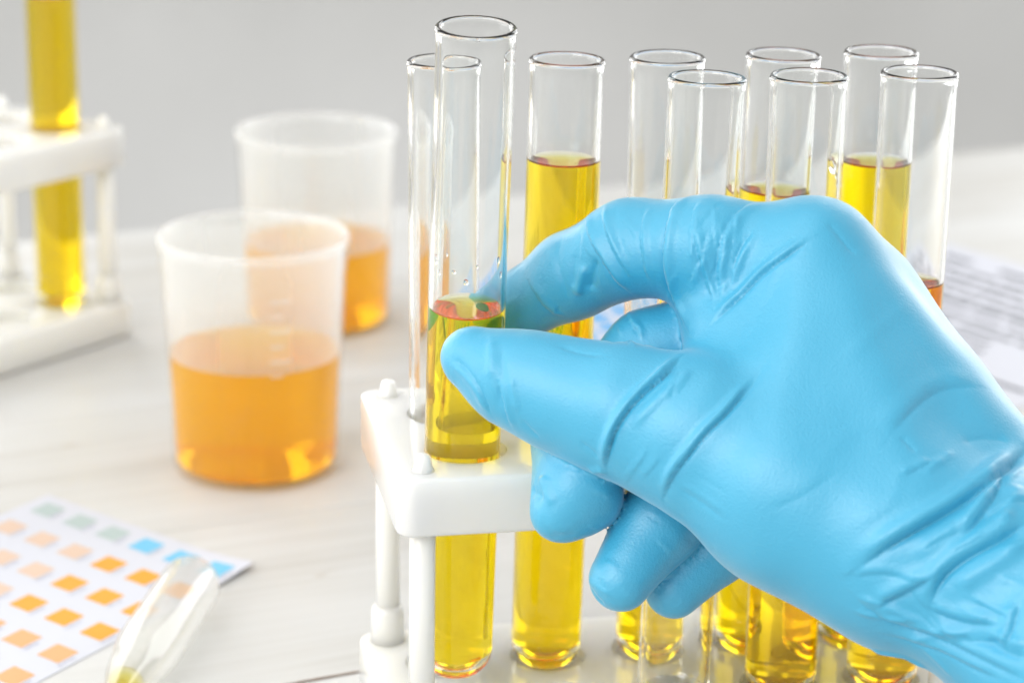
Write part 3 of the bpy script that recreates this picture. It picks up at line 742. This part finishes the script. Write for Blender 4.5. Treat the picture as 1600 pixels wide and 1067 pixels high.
FOLDS = [
    (1, 1.36, 0.74, [[18.9,446.4,83.0],[18.8,444.8,85.8],[19.0,444.0,88.1],[19.5,443.5,90.0],[20.0,443.4,92.0],[21.0,443.4,94.0],[22.0,443.6,95.5],[23.5,444.1,97.4],[25.1,444.9,99.1],[26.9,445.6,100.4],[29.2,446.7,101.9],[30.4,448.2,102.9],[32.0,450.0,103.7],[33.0,453.0,104.2]]),
    (0, 0.45, 1.1099999999999999, [[23.2,442.2,92.5],[24.4,442.3,94.6],[26.0,442.5,96.5],[27.8,442.8,98.1],[29.4,443.4,99.6],[31.2,444.1,100.8],[32.4,445.2,101.9],[33.5,446.5,102.7],[35.0,448.0,103.5]]),
    (1, 0.96, 0.74, [[29.7,440.7,79.1],[30.2,438.7,82.6],[31.4,437.3,86.0],[32.6,436.7,87.5],[33.6,436.5,89.5],[35.0,436.4,91.0],[36.1,436.9,93.2],[37.5,437.3,94.5],[38.9,437.9,95.7],[40.5,438.6,96.8],[42.0,439.8,98.2],[43.0,441.2,99.3],[44.5,442.8,100.3],[46.0,444.5,101.4],[47.4,446.0,102.5]]),
    (0, -0.18000000000000002, 0.518, [[32.1,437.6,82.6],[33.7,437.0,81.7],[34.9,436.5,81.0],[36.6,435.4,80.6],[38.1,434.2,80.0],[39.5,433.0,79.0],[41.1,431.6,78.5]]),
    (0, -0.108, 0.444, [[34.2,436.1,86.0],[35.9,435.4,85.5],[38.2,434.2,85.0],[39.9,432.9,84.4],[41.5,431.5,83.5]]),
    (0, 0.135, 0.666, [[32.6,437.1,83.6],[34.7,436.2,82.9],[36.9,434.9,82.0],[38.3,433.9,81.5],[39.7,432.7,81.0],[40.8,431.8,80.0]]),
    (1, 0.76, 0.703, [[39.4,461.9,108.1],[41.3,462.3,110.1],[42.9,462.6,111.4],[44.3,463.3,113.0],[45.9,463.6,114.5],[47.1,463.6,115.9],[48.8,463.2,117.8],[50.1,463.1,119.4],[51.6,462.6,120.4],[53.1,462.4,121.6],[54.5,462.5,122.9],[56.5,462.7,124.3],[58.5,463.3,125.6]]),
    (1, 0.8800000000000001, 0.962, [[35.3,483.0,128.9],[32.6,478.1,127.9],[31.0,475.3,125.6],[30.7,473.7,123.9],[30.3,472.8,121.7],[30.2,472.2,119.0],[30.3,472.3,116.5],[30.7,472.8,114.1],[31.4,473.4,112.1],[32.3,474.5,109.4],[33.2,474.9,106.9],[34.1,471.4,106.0],[35.0,467.2,105.2]]),
    (1, 0.5599999999999999, 0.74, [[35.7,471.7,125.9],[36.0,469.6,123.0],[36.6,468.9,121.4],[37.0,468.4,119.5],[37.8,468.2,117.5],[38.3,468.2,115.0],[39.1,467.6,113.5],[39.4,466.4,112.0],[40.1,464.6,111.0]]),
    (1, 0.5599999999999999, 0.888, [[48.5,478.4,129.2],[46.5,475.1,128.9],[44.5,473.2,128.2],[43.0,471.2,126.8],[42.0,469.7,125.2],[41.0,468.5,123.0],[40.5,467.8,120.4],[40.5,467.6,118.0],[40.5,467.4,115.5],[41.0,466.5,113.5],[41.1,465.2,112.3],[41.4,463.3,111.0]]),
    (1, 0.45, 0.74, [[47.8,469.1,125.9],[46.7,468.1,124.2],[45.5,467.6,122.9],[44.8,467.1,121.2],[44.0,467.0,119.5],[43.5,466.8,117.5],[43.5,466.3,115.5],[43.1,465.6,114.0]]),
    (0, -0.36000000000000004, 0.592, [[41.5,475.6,129.4],[40.0,473.5,128.5],[38.5,472.2,127.4],[37.0,470.4,125.1]]),
    (0, -0.315, 0.518, [[38.0,468.5,121.5],[38.3,468.1,119.5],[38.8,467.9,118.0],[39.6,467.7,115.5],[40.4,467.0,113.7]]),
    (1, 0.36000000000000004, 0.666, [[27.0,481.5,127.0],[25.9,478.2,124.8],[25.6,476.8,123.2],[25.6,475.7,121.4],[25.9,474.9,119.4],[26.1,474.6,117.5],[26.9,474.4,115.5],[27.5,475.3,112.5]]),
    (1, 0.8, 0.8140000000000001, [[15.7,489.9,122.9],[15.3,483.5,121.5],[16.3,480.3,119.0],[18.0,478.5,116.5],[18.9,478.0,115.2],[19.9,478.0,113.2],[21.6,478.0,111.7],[23.5,479.0,109.6]]),
    (1, 0.49500000000000005, 0.592, [[18.2,486.5,125.4],[18.1,482.8,124.2],[18.4,480.9,123.1],[19.1,478.6,120.5],[20.0,477.5,119.0],[20.9,476.9,117.5],[22.0,476.5,115.5],[23.9,476.2,113.9]]),
    (0, -0.36000000000000004, 0.518, [[20.7,484.0,126.2],[20.4,480.3,124.0],[21.0,478.0,121.5],[22.5,476.3,118.5]]),
    (1, 0.45, 0.962, [[2.6,490.0,110.3],[3.8,487.3,108.1],[5.6,486.1,105.6],[6.8,485.9,104.1],[8.0,486.5,102.1],[9.0,488.3,99.8],[10.0,464.5,104.6]]),
    (0, -0.7200000000000001, 1.1099999999999999, [[17.1,479.1,116.5],[16.2,480.2,112.5],[16.0,480.9,110.5],[15.9,481.9,108.4]]),
    (0, 0.6400000000000001, 0.962, [[14.6,481.0,114.5],[13.8,481.8,110.6],[13.1,483.0,107.1]]),
    (0, -0.315, 0.74, [[10.1,488.2,117.8],[9.2,485.9,115.1],[9.5,484.5,113.0],[9.8,483.8,111.5],[10.4,483.4,110.0],[11.0,483.3,108.0],[11.6,483.7,106.1]]),
    (0, -0.27, 0.666, [[12.9,483.0,116.5],[11.8,482.9,113.0],[12.5,482.4,111.0],[12.6,482.6,109.0]]),
    (1, 1.6, 1.406, [[64.9,420.3,74.0],[66.5,419.8,75.5],[68.0,419.5,77.0],[70.0,419.3,78.5],[71.5,419.4,80.0],[73.5,419.5,81.0],[75.0,419.7,81.8],[76.5,420.2,82.8],[78.5,420.7,83.8],[80.0,421.1,84.4],[81.5,421.8,85.2],[83.0,422.6,85.9],[84.5,423.4,86.6],[86.0,424.6,87.4],[88.0,425.9,88.1],[89.5,427.4,88.7],[91.0,429.6,89.1],[93.0,432.0,89.3],[95.0,436.0,89.4],[97.6,439.4,89.8],[99.5,442.5,90.3]]),
    (0, 0.7200000000000001, 1.924, [[73.9,418.0,77.0],[75.7,418.1,78.2],[77.3,418.1,79.1],[79.0,418.5,80.5],[80.5,418.9,81.6],[82.0,419.4,82.6],[83.0,420.0,83.5],[85.1,421.0,84.9],[87.1,422.0,86.0],[88.5,423.8,87.2],[90.0,426.2,88.2]]),
    (1, 1.36, 1.554, [[78.2,415.7,69.0],[78.6,415.6,71.0],[78.7,415.8,73.0],[80.5,415.8,75.4],[82.1,415.7,76.9],[84.0,415.7,78.4],[85.6,415.7,79.4],[87.0,415.8,80.2],[89.1,416.0,81.4],[90.4,416.4,82.1],[92.2,416.9,83.0],[93.6,417.7,83.8],[95.5,418.8,84.7]]),
    (0, 0.6400000000000001, 1.776, [[81.8,414.3,72.6],[83.4,413.9,74.1],[85.2,413.7,75.8],[86.6,413.6,76.8],[88.1,413.4,77.6],[89.6,413.6,78.8],[91.2,413.8,79.8],[93.0,414.5,81.0],[95.0,415.1,81.9]]),
    (1, 0.96, 1.184, [[83.2,417.9,81.1],[85.2,418.7,82.8],[87.5,420.2,84.8],[88.6,421.9,86.1],[90.0,423.7,87.2],[91.5,427.0,88.5],[93.0,431.5,89.3]]),
    (0, 0.6400000000000001, 1.48, [[90.0,418.0,83.5],[91.5,419.5,85.0],[93.0,421.5,86.3],[94.0,424.4,87.6],[95.0,427.5,88.5]]),
    (1, 0.8800000000000001, 1.258, [[68.9,419.3,66.9],[71.5,418.0,69.0],[73.0,417.5,70.0],[74.6,417.0,71.0],[76.5,416.6,73.0],[78.5,416.3,74.5]]),
    (1, 0.7200000000000001, 1.184, [[64.8,420.8,68.0],[66.0,420.5,67.1],[67.5,420.1,66.1],[69.1,419.7,65.1],[71.0,419.5,64.0],[72.8,419.1,63.2],[74.5,418.5,63.1],[76.1,417.9,62.8],[77.7,417.0,62.7],[79.0,416.1,62.8],[80.5,415.0,62.5],[82.1,413.6,62.0],[83.4,412.4,62.0],[85.1,410.6,61.5],[86.9,408.4,61.5],[88.3,406.5,61.5],[89.5,404.9,61.5],[90.8,402.9,61.4],[92.2,401.2,61.5],[93.5,399.5,61.5]]),
    (1, 0.6400000000000001, 1.036, [[71.9,421.2,60.2],[74.3,420.3,59.9],[76.5,419.3,59.5],[77.8,418.4,59.5],[79.2,417.2,59.5],[80.7,415.7,59.6],[82.0,414.5,59.5],[83.3,413.3,59.0],[84.4,411.9,59.0],[85.7,410.2,59.0],[86.9,408.4,59.0],[88.1,406.6,59.0],[89.4,404.5,59.5]]),
    (1, 0.6400000000000001, 1.036, [[77.5,416.0,68.5],[79.5,415.0,67.5],[81.8,413.4,67.0],[83.6,412.1,67.0],[85.2,410.9,67.2],[87.1,409.5,68.0],[89.0,408.0,68.5]]),
    (1, 0.6400000000000001, 0.962, [[90.4,404.9,65.1],[90.8,405.2,66.8],[91.1,405.7,68.3],[91.7,406.2,69.8],[92.0,407.0,71.5],[92.6,407.6,73.0]]),
    (0, -0.5599999999999999, 0.962, [[87.2,408.7,64.9],[88.8,406.7,64.5],[90.2,404.8,64.2],[91.8,402.8,64.5],[93.5,401.0,65.0]]),
    (0, 0.54, 1.184, [[87.1,409.1,66.6],[89.0,407.3,66.7],[90.5,405.5,66.5],[92.2,403.7,66.9],[93.6,402.0,66.9]]),
    (0, -0.54, 0.888, [[83.3,412.3,63.5],[85.4,410.4,64.0],[87.4,408.4,64.5],[88.9,406.9,65.4],[90.5,405.5,66.5]]),
    (1, 0.405, 1.6280000000000001, [[71.0,433.3,95.2],[72.0,434.4,96.1],[73.5,435.9,97.1],[74.6,437.4,98.1],[76.5,439.5,99.0],[78.7,442.3,100.0],[80.5,444.1,100.5],[82.3,445.8,100.9],[84.2,447.2,101.1],[86.2,447.8,100.8],[88.5,449.0,100.5],[90.7,450.3,100.0]]),
    (0, -0.27, 0.74, [[73.5,433.6,95.3],[75.1,432.3,94.1],[76.2,431.2,93.1]]),
    (0, -0.36000000000000004, 1.48, [[85.7,437.3,93.0],[88.5,439.5,93.0],[91.2,441.2,93.1],[93.5,441.5,92.5],[96.1,441.9,91.7]]),
    (1, 0.49500000000000005, 0.888, [[-3.8,456.3,90.2],[-4.6,455.4,93.1],[-5.4,455.7,95.0],[-7.0,457.0,97.5],[-8.9,459.1,98.8],[-10.5,460.7,99.5],[-12.3,462.2,99.9]]),
    (0, -0.36000000000000004, 0.888, [[-1.9,458.7,103.9],[-2.0,457.0,102.5],[-1.5,455.5,101.0],[-1.6,454.3,99.0],[-1.8,453.9,97.3],[-2.2,453.8,94.5],[-2.5,454.5,92.0]]),
    (0, 0.315, 1.036, [[-4.0,461.0,104.5],[-4.0,458.5,103.0],[-3.9,456.8,101.3],[-3.9,455.6,99.4],[-4.2,455.1,97.8]]),
    (1, 0.45, 0.666, [[-2.8,454.8,98.9],[-1.9,453.7,96.0],[-1.5,453.5,94.0],[-1.0,453.5,92.5],[0.3,454.9,88.3]]),
    (0, 0.27, 0.888, [[-0.3,454.0,99.3],[0.5,452.7,96.5],[0.9,452.3,94.5],[1.4,452.3,92.0]]),
    (0, -0.315, 0.592, [[2.1,452.2,90.9],[3.7,452.1,88.7],[5.7,451.8,87.1]]),
    (0, -0.27, 0.592, [[13.5,446.5,88.5],[16.0,445.5,87.5],[17.5,445.7,85.5]]),
    (1, 0.6000000000000001, 0.592, [[23.6,484.0,103.4],[24.1,477.6,103.4],[25.6,474.5,102.3],[26.6,473.2,101.3],[26.9,459.0,104.0]]),
    (1, 0.54, 0.518, [[21.2,480.0,101.8],[21.6,476.9,101.4],[21.9,461.4,104.2],[23.5,456.0,104.7]]),
    (0, -0.6400000000000001, 0.518, [[26.6,474.2,102.4],[27.5,473.1,101.4],[28.5,459.5,103.6]]),
    (0, -0.45, 0.592, [[20.2,481.0,100.8],[19.5,461.9,104.3],[20.0,456.0,104.8]]),
    (0, -0.6400000000000001, 1.036, [[4.4,458.0,74.0],[5.7,454.6,74.4],[6.9,452.9,73.9]]),
    (0, 0.36000000000000004, 1.1099999999999999, [[6.2,456.4,77.8],[6.9,454.2,76.2],[7.9,452.4,74.6],[8.9,451.3,73.1]]),
    (0, -0.36000000000000004, 0.962, [[7.9,452.2,66.3],[10.0,450.8,68.2],[13.6,452.0,67.0]]),
    (0, -0.54, 0.888, [[16.6,452.5,55.5],[17.9,449.9,54.8],[19.5,450.1,52.6]]),
    (0, 0.36000000000000004, 0.888, [[16.4,453.5,57.0],[18.5,449.0,57.5],[19.9,448.0,56.5],[21.0,447.7,55.5]]),
    (0, -0.315, 0.666, [[23.0,447.6,58.0],[25.6,448.3,57.0],[28.1,450.9,55.2]]),
    (0, -0.315, 0.888, [[61.5,466.2,128.4],[62.9,464.9,127.1],[64.5,463.9,125.6],[65.9,463.0,124.0],[67.5,462.5,122.5]]),
    (0, -0.27, 1.332, [[49.6,448.5,105.4],[48.1,447.6,103.9],[47.0,446.1,102.4],[45.5,444.5,101.3],[44.5,442.8,100.3],[43.0,441.2,99.3],[41.5,439.8,98.2],[40.5,438.9,97.1],[39.3,437.9,95.8]]),
    (0, -0.27, 1.036, [[9.0,457.5,104.6],[11.0,456.2,104.2],[13.2,454.8,103.9],[15.6,454.0,103.9],[18.1,453.0,104.0]]),
    (0, -0.27, 0.888, [[30.2,447.2,73.7],[31.8,446.6,72.9],[33.5,446.1,72.0],[35.5,455.0,66.0],[37.6,457.4,63.1]]),
    (0, 0.45, 1.036, [[16.2,450.2,81.2],[17.2,447.3,83.2],[18.6,446.8,82.8]]),
    (1, 0.22608138594840066, 0.8411700938163145, [[74.5,418.5,63.1],[76.1,417.9,62.8],[77.8,416.8,63.1],[79.2,415.8,63.2],[80.6,414.7,63.5],[82.2,413.2,64.0],[83.5,412.0,64.5],[84.9,410.9,65.0],[86.2,409.7,65.5]]),
    (1, 0.34383246152976377, 0.8080315447623716, [[78.1,416.6,63.0],[79.8,415.4,63.0],[81.2,414.2,63.0],[82.8,412.8,63.0],[84.3,411.3,63.5]]),
    (0, 0.30839440578855676, 0.8495104876049935, [[70.1,430.7,52.9],[71.6,428.2,53.7],[73.0,426.4,54.3],[74.7,426.2,53.8],[76.5,426.0,53.1],[78.5,425.0,52.5],[80.3,423.0,52.3]]),
    (1, 0.2737009121647648, 0.8527281385555596, [[63.8,420.8,72.0],[65.5,420.0,72.5],[67.0,419.4,73.0],[68.5,418.8,73.5],[70.0,418.4,74.0],[71.6,417.9,73.4],[73.0,417.6,73.5],[74.8,417.1,73.1],[76.5,416.6,73.0]]),
    (1, 0.26728796019818396, 0.7653803206883929, [[78.1,416.8,62.7],[79.5,415.6,62.9],[80.9,414.4,63.5],[82.5,413.0,64.0],[83.8,411.8,64.0],[85.1,410.6,63.5],[86.3,409.3,63.5]]),
    (0, 0.2033424649163859, 0.829886365923122, [[88.8,412.1,76.2],[90.3,411.3,76.1],[92.3,410.3,76.1],[93.8,409.2,75.7],[95.1,407.5,75.0]]),
    (0, 0.23056531891112256, 0.8781126445016383, [[77.1,418.8,59.7],[78.9,418.3,58.3],[80.5,417.5,57.0],[82.0,416.7,55.7],[83.5,416.0,54.0]]),
    (0, 0.3379170631485637, 0.6809326760550428, [[64.8,421.9,64.8],[66.6,421.0,64.6],[68.4,420.3,64.4],[70.5,419.5,64.5],[72.1,418.8,64.7],[74.1,418.0,65.1],[75.8,417.2,65.4]]),
    (0, 0.32433304555117193, 0.6032865041342975, [[64.8,420.8,68.0],[66.5,420.0,68.0],[68.0,419.4,68.0],[69.6,418.9,67.6],[71.4,418.3,67.5],[73.0,418.0,66.5],[74.5,417.6,66.0],[75.9,417.3,64.9],[77.4,416.6,64.4]]),
    (1, 0.3362091794973891, 0.7257691487156938, [[76.1,416.8,67.1],[77.4,416.3,66.1],[79.0,415.5,65.0],[80.5,414.6,63.9],[81.9,413.5,64.0],[83.8,411.8,64.5],[85.4,410.4,64.5]]),
    (1, 0.24778757847548802, 0.8654595338246913, [[73.9,417.2,71.5],[75.2,416.8,70.5],[76.4,416.5,69.0],[77.5,416.0,68.0],[78.5,415.6,66.5],[79.9,414.9,65.6],[81.1,414.1,64.5],[82.2,413.2,63.5],[83.4,412.4,62.5]]),
    (0, 0.23051624002972929, 0.6774832673584861, [[68.5,419.4,67.0],[70.5,418.8,66.5],[72.5,418.2,66.5],[74.5,417.6,66.0],[76.4,416.9,65.5],[78.3,416.0,65.3],[80.2,414.7,65.1]]),
    (1, 0.31095160704979635, 0.6046527220337476, [[84.5,412.3,71.5],[86.4,411.0,71.1],[87.8,409.8,70.4],[89.5,408.5,70.5],[91.2,406.8,70.2]]),
    (0, 0.3546398768824222, 0.6548483147336055, [[75.7,419.1,60.7],[77.5,417.6,61.5],[78.8,416.4,62.4],[80.4,414.9,63.0],[81.7,413.8,63.0]]),
    (1, 0.30950568242875437, 0.7661793579084943, [[69.8,430.8,52.9],[71.6,429.8,52.9],[73.9,425.9,54.3],[75.5,425.8,53.7],[77.9,424.3,53.3],[80.1,426.7,50.8],[81.7,425.1,50.2]]),
    (0, 0.19735232962181867, 0.8888044534366845, [[82.1,413.5,70.0],[84.1,412.1,69.6],[85.8,410.8,69.0],[87.8,409.1,68.8],[89.8,407.1,68.3]]),
    (1, 0.26601298716441424, 0.9373555796631653, [[76.5,418.1,78.8],[78.0,418.3,79.6],[79.5,418.6,80.8],[81.0,418.7,81.4],[83.0,418.6,81.9]]),
    (0, 0.22403839369989964, 0.9335552571176241, [[92.0,425.1,87.9],[94.0,428.5,88.8],[95.8,432.5,89.0],[99.0,437.0,88.6],[101.5,440.5,88.5]]),
    (0, 0.2243433295900929, 0.8099211587242352, [[76.9,427.0,90.0],[78.5,428.3,90.7],[80.0,429.7,91.3],[81.8,431.8,91.9],[83.9,434.1,92.3]]),
    (1, 0.29596377846851435, 0.8270208858176572, [[93.0,427.0,88.5],[95.0,429.5,88.8],[96.6,432.5,88.8],[98.5,436.5,88.7],[100.7,440.0,88.8]]),
    (0, 0.17872035618659274, 0.8435790469046442, [[75.5,428.1,90.9],[78.4,429.6,91.6],[82.0,431.0,91.5]]),
    (1, 0.2393607825337049, 0.6542287800316713, [[81.1,416.8,78.3],[82.6,416.8,79.2],[84.5,416.7,80.2],[86.1,416.8,81.2],[87.9,417.0,82.0]]),
    (0, 0.2949005421833971, 0.9282675005857213, [[90.0,414.5,80.0],[91.4,414.5,80.5],[93.0,414.7,81.3],[94.5,414.8,81.6],[96.2,415.2,82.1]]),
    (1, 0.29089641900292307, 0.7613364543501828, [[87.5,419.6,84.3],[88.9,420.3,85.1],[90.5,421.1,85.9],[92.5,421.9,86.5],[94.0,422.3,86.7],[95.9,423.0,87.0],[97.9,423.6,86.9]]),
    (1, 0.3024362383989709, 0.7642996261936461, [[73.1,426.7,89.8],[76.0,427.8,90.7],[79.1,429.9,91.6]]),
    (1, 0.18021322026320635, 0.8324112846558862, [[85.7,417.1,81.2],[87.6,417.5,82.5],[89.5,418.1,83.5],[91.0,418.7,84.3],[93.5,419.4,85.1]]),
    (1, 0.18837453301595722, 0.4827137292050445, [[39.5,475.6,129.4],[39.5,472.4,127.7],[39.5,470.3,125.6],[39.9,469.0,123.6],[40.1,468.1,121.3]]),
    (1, 0.289545214670076, 0.5995946500749473, [[38.0,468.3,120.5],[35.4,469.0,118.0],[35.2,469.7,114.1]]),
    (0, 0.28204033771252923, 0.5722604838959767, [[35.5,471.5,125.5],[36.5,469.3,122.6],[35.4,469.0,119.0]]),
    (0, 0.256682664227641, 0.7080000364429235, [[41.0,471.2,126.8],[41.6,469.1,124.3],[42.2,467.9,121.7]]),
    (1, 0.2073822158862653, 0.6047940757761158, [[37.0,477.0,129.4],[36.2,474.2,128.1],[35.5,472.5,126.5],[35.3,471.0,124.7],[35.1,470.0,122.9]]),
    (0, 0.19171855696234372, 0.6258130914714725, [[44.0,467.8,122.3],[43.8,467.1,119.8],[44.0,466.5,117.0],[43.3,466.0,114.7],[42.9,464.3,112.7]]),
    (1, 0.17038217381222812, 0.5891597792921993, [[43.5,472.9,128.1],[44.0,470.9,126.6],[44.0,469.4,125.1],[43.5,468.5,123.5],[43.0,467.8,121.8]]),
    (1, 0.1672957257700869, 0.5061648481427984, [[32.6,470.7,116.9],[31.7,472.7,113.0],[31.3,477.1,108.4]]),
    (1, 0.18840633315446162, 0.6514134997321963, [[41.9,468.0,122.0],[41.5,467.7,120.5],[40.5,467.6,118.5],[40.0,467.6,116.5],[39.6,467.7,115.0]]),
    (1, 0.2545967358501465, 0.6049015071995545, [[45.5,467.8,123.2],[44.0,467.3,121.0],[44.0,466.6,118.0]]),
    (0, 0.2115723329774333, 0.6942357636494227, [[43.4,467.2,120.1],[43.6,466.8,118.0],[43.9,466.3,116.1],[42.5,466.3,114.5],[41.1,466.0,113.0]]),
    (1, 0.2353221066139718, 0.691036998336286, [[38.7,469.9,124.8],[38.0,468.6,121.9],[37.4,468.3,119.0]]),
    (1, 0.16795425216593668, 0.6715935134439759, [[30.1,438.6,83.0],[30.7,437.8,85.0],[31.4,437.3,87.0],[32.2,436.9,88.7],[33.2,436.8,90.4]]),
    (1, 0.1383260940604461, 0.6697889112215096, [[31.7,442.1,99.3],[33.5,444.1,101.4],[35.0,447.2,103.2]]),
    (1, 0.12078486792390922, 0.5811400916008356, [[22.7,446.7,79.7],[23.9,442.9,83.2],[25.1,441.1,85.8],[26.1,440.1,88.5],[27.1,439.6,90.5]]),
    (0, 0.10556066764876973, 0.5604010385631026, [[22.2,444.8,82.2],[23.9,441.9,85.6],[26.1,440.1,88.5]]),
    (1, 0.15204343899797418, 0.7069793752669192, [[30.4,442.2,98.8],[31.3,444.3,101.0],[32.4,447.2,102.9]]),
    (1, 0.16480437245663918, 0.6147674786547502, [[25.9,441.4,82.9],[27.8,439.3,85.5],[29.0,438.5,88.5]]),
    (1, 0.1329063529781264, 0.6271696715880415, [[13.8,485.0,120.3],[14.1,482.1,117.4],[16.5,479.5,115.5]]),
    (1, 0.1105429377896715, 0.5229466476001309, [[25.5,476.4,122.5],[25.7,475.1,119.9],[27.1,474.1,117.5]]),
    (0, 0.16401444912146346, 0.5920170874647026, [[17.8,489.2,124.9],[20.5,482.5,125.5],[23.2,478.9,124.1]]),
    (1, 0.13709052087402168, 0.5484680452043776, [[13.9,483.9,119.8],[14.1,482.1,117.4],[13.5,482.0,115.0]]),
    (0, 0.13105968882254748, 0.5759368737524088, [[17.1,479.1,116.5],[17.9,479.0,113.2],[18.2,480.9,108.9]]),
    (0, 0.11130160075108514, 0.5024978248093881, [[25.2,482.8,126.9],[25.5,478.3,124.7],[26.6,475.7,122.4]]),
    (1, 0.1785878535923429, 0.5978931702934231, [[21.5,480.5,124.7],[22.8,478.2,123.2],[24.5,476.3,121.5]]),
    (1, 0.12757013514042048, 0.4849385731670603, [[21.6,476.7,115.5],[22.9,476.4,114.5],[24.0,476.5,113.0]]),
    (0, 0.07395950358278609, 1.75409380735342, [[57.0,429.1,90.9],[58.5,430.1,92.0],[60.0,431.3,93.2],[61.5,432.4,94.1],[63.0,433.7,95.3],[64.5,434.8,96.2],[66.5,435.3,96.7],[68.5,435.8,97.2],[70.5,436.6,98.0],[72.5,437.2,98.4],[74.5,438.2,98.8]]),
    (0, 0.10669887363837086, 1.4045068449380003, [[63.1,422.7,80.9],[64.5,422.5,82.0],[66.0,422.5,83.0],[67.5,422.6,83.9],[69.5,422.6,84.8],[70.9,422.9,85.7],[71.6,424.2,87.3],[72.0,425.5,88.6],[72.8,427.0,90.0],[73.5,428.6,91.4],[74.0,430.3,92.7]]),
    (1, 0.10993011203759474, 1.5498435809291686, [[48.4,427.4,82.5],[50.1,426.9,83.3],[52.0,426.7,84.5],[53.5,426.7,85.4],[55.5,426.6,86.0],[57.0,427.0,87.5],[58.5,427.5,88.5],[60.0,428.0,89.5],[61.5,428.7,90.3]]),
    (0, 0.09419400290357312, 1.5088560624664926, [[62.5,444.6,105.4],[64.0,445.5,106.5],[65.5,446.7,107.7],[66.7,447.8,108.8],[68.0,448.9,109.6],[69.9,450.4,110.6],[71.5,452.1,111.4],[73.2,453.9,112.2],[74.8,455.8,112.9],[76.6,458.0,113.6],[78.3,460.6,114.0]]),
    (1, 0.13747118051480908, 0.672682494647298, [[16.5,451.5,76.0],[18.2,451.9,75.4],[20.1,453.0,73.9]]),
    (1, 0.08599161162389692, 0.5242887105612999, [[11.2,453.2,79.3],[13.5,452.9,79.6],[15.5,452.3,78.7]]),
    (0, 0.08508376979352623, 0.6434317507661653, [[7.4,451.3,70.0],[9.5,450.7,69.0],[11.5,451.2,67.2]]),
    (0, 0.12006973496069419, 0.4831790410888308, [[5.9,456.6,77.2],[7.1,454.7,77.3],[8.7,453.2,77.3]]),
    (1, 0.14413968968864113, 0.6251693436474979, [[15.4,451.8,68.6],[16.8,452.9,67.9],[18.1,454.9,66.9]]),
    (1, 0.14546899259342433, 0.6167241500609013, [[18.0,450.0,58.8],[18.8,448.8,57.5],[19.9,448.0,57.0]]),
    (0, 0.13083261795880866, 0.6667171153307621, [[19.1,451.5,61.5],[20.5,450.1,61.5],[22.0,449.1,60.9]]),
    (1, 0.13239218528282803, 0.5773789218786277, [[29.0,452.6,66.0],[31.0,452.6,64.5],[32.6,453.4,62.0]]),
    (1, 0.14929343162405045, 0.6966491096449261, [[27.7,455.1,70.2],[29.1,454.4,69.5],[30.6,454.0,69.0]]),
    (1, 0.11771816565578506, 0.6079391224566113, [[16.1,452.9,67.4],[17.8,455.8,65.9],[20.2,454.8,64.2]]),
]
def build_hand():
    lo = np.array(HAND_BOX[0], float); hi = np.array(HAND_BOX[1], float); vs = 0.8
    groups = [([tuple(tuple(q) for q in pr) for pr in g[0]], g[1], g[2]) for g in HAND]
    S = hand_sdf(groups, lo, hi, vs)
    V, F = surface_nets(S, lo, vs)
    V = relax(V, F, 2)
    V, F = subdivide_quads(V, F)
    N = vnormals(V, F)
    D = np.zeros(len(V))
    for kind, amp, w, pts in FOLDS:
        P = np.array(pts, float)
        # smooth the path
        for _ in range(2):
            if len(P) > 2: P[1:-1] = .25 * P[:-2] + .5 * P[1:-1] + .25 * P[2:]
        near = np.where((V > P.min(0) - 4 * w).all(1) & (V < P.max(0) + 4 * w).all(1))[0]
        if len(near) == 0: continue
        Q = V[near]; best = np.full(len(near), 1e9); sgn = np.ones(len(near)); par = np.zeros(len(near))
        seg = np.linalg.norm(np.diff(P, axis=0), axis=1); cum = np.concatenate([[0], np.cumsum(seg)])
        for i in range(len(P) - 1):
            ab = P[i + 1] - P[i]; L2 = max(ab @ ab, 1e-9)
            h = np.clip((Q - P[i]) @ ab / L2, 0, 1)
            off = Q - P[i] - h[:, None] * ab; d = np.linalg.norm(off, axis=1)
            side = np.sign((np.cross(N[near], ab) * off).sum(1))
            m = d < best; best[m] = d[m]; sgn[m] = side[m]; par[m] = (cum[i] + h * seg[i])[m] / cum[-1]
        taper = np.clip(np.minimum(par, 1 - par) / .22, 0, 1); taper = taper * taper * (3 - 2 * taper)
        if kind == 0: prof = 1.3 * np.exp(-(best / w) ** 2) if amp > 0 else 1.35 * np.exp(-best / (.75 * w))
        else:
            s = best * sgn
            prof = np.exp(-((s - .95 * w) / (1.35 * w)) ** 2) - 1.25 * np.exp(-np.abs(s + .25 * w) / (.5 * w))
        D[near] += amp * prof * (.12 + .88 * taper)
    # slack of the thin rubber: slow undulation over the whole glove
    rs = np.random.RandomState(3)
    for _ in range(14):
        k = rs.normal(size=3); k /= np.linalg.norm(k); lam = rs.uniform(9, 26)
        D += .045 * (lam / 18) * np.sin(V @ k * 2 * np.pi / lam + rs.uniform(0, 6.28))
    V = V + N * D[:, None]
    V = relax(V, F, 1, .2)
    me = bpy.data.meshes.new('gloved_hand')
    me.from_pydata((V * MM).tolist(), [], F.tolist())
    smooth(me); me.update()
    o = obj('gloved_hand', me, GLOVE)
    tag(o, 'hand in a wrinkled blue nitrile glove pinching the tall tube', 'hand')
    return o
build_hand()
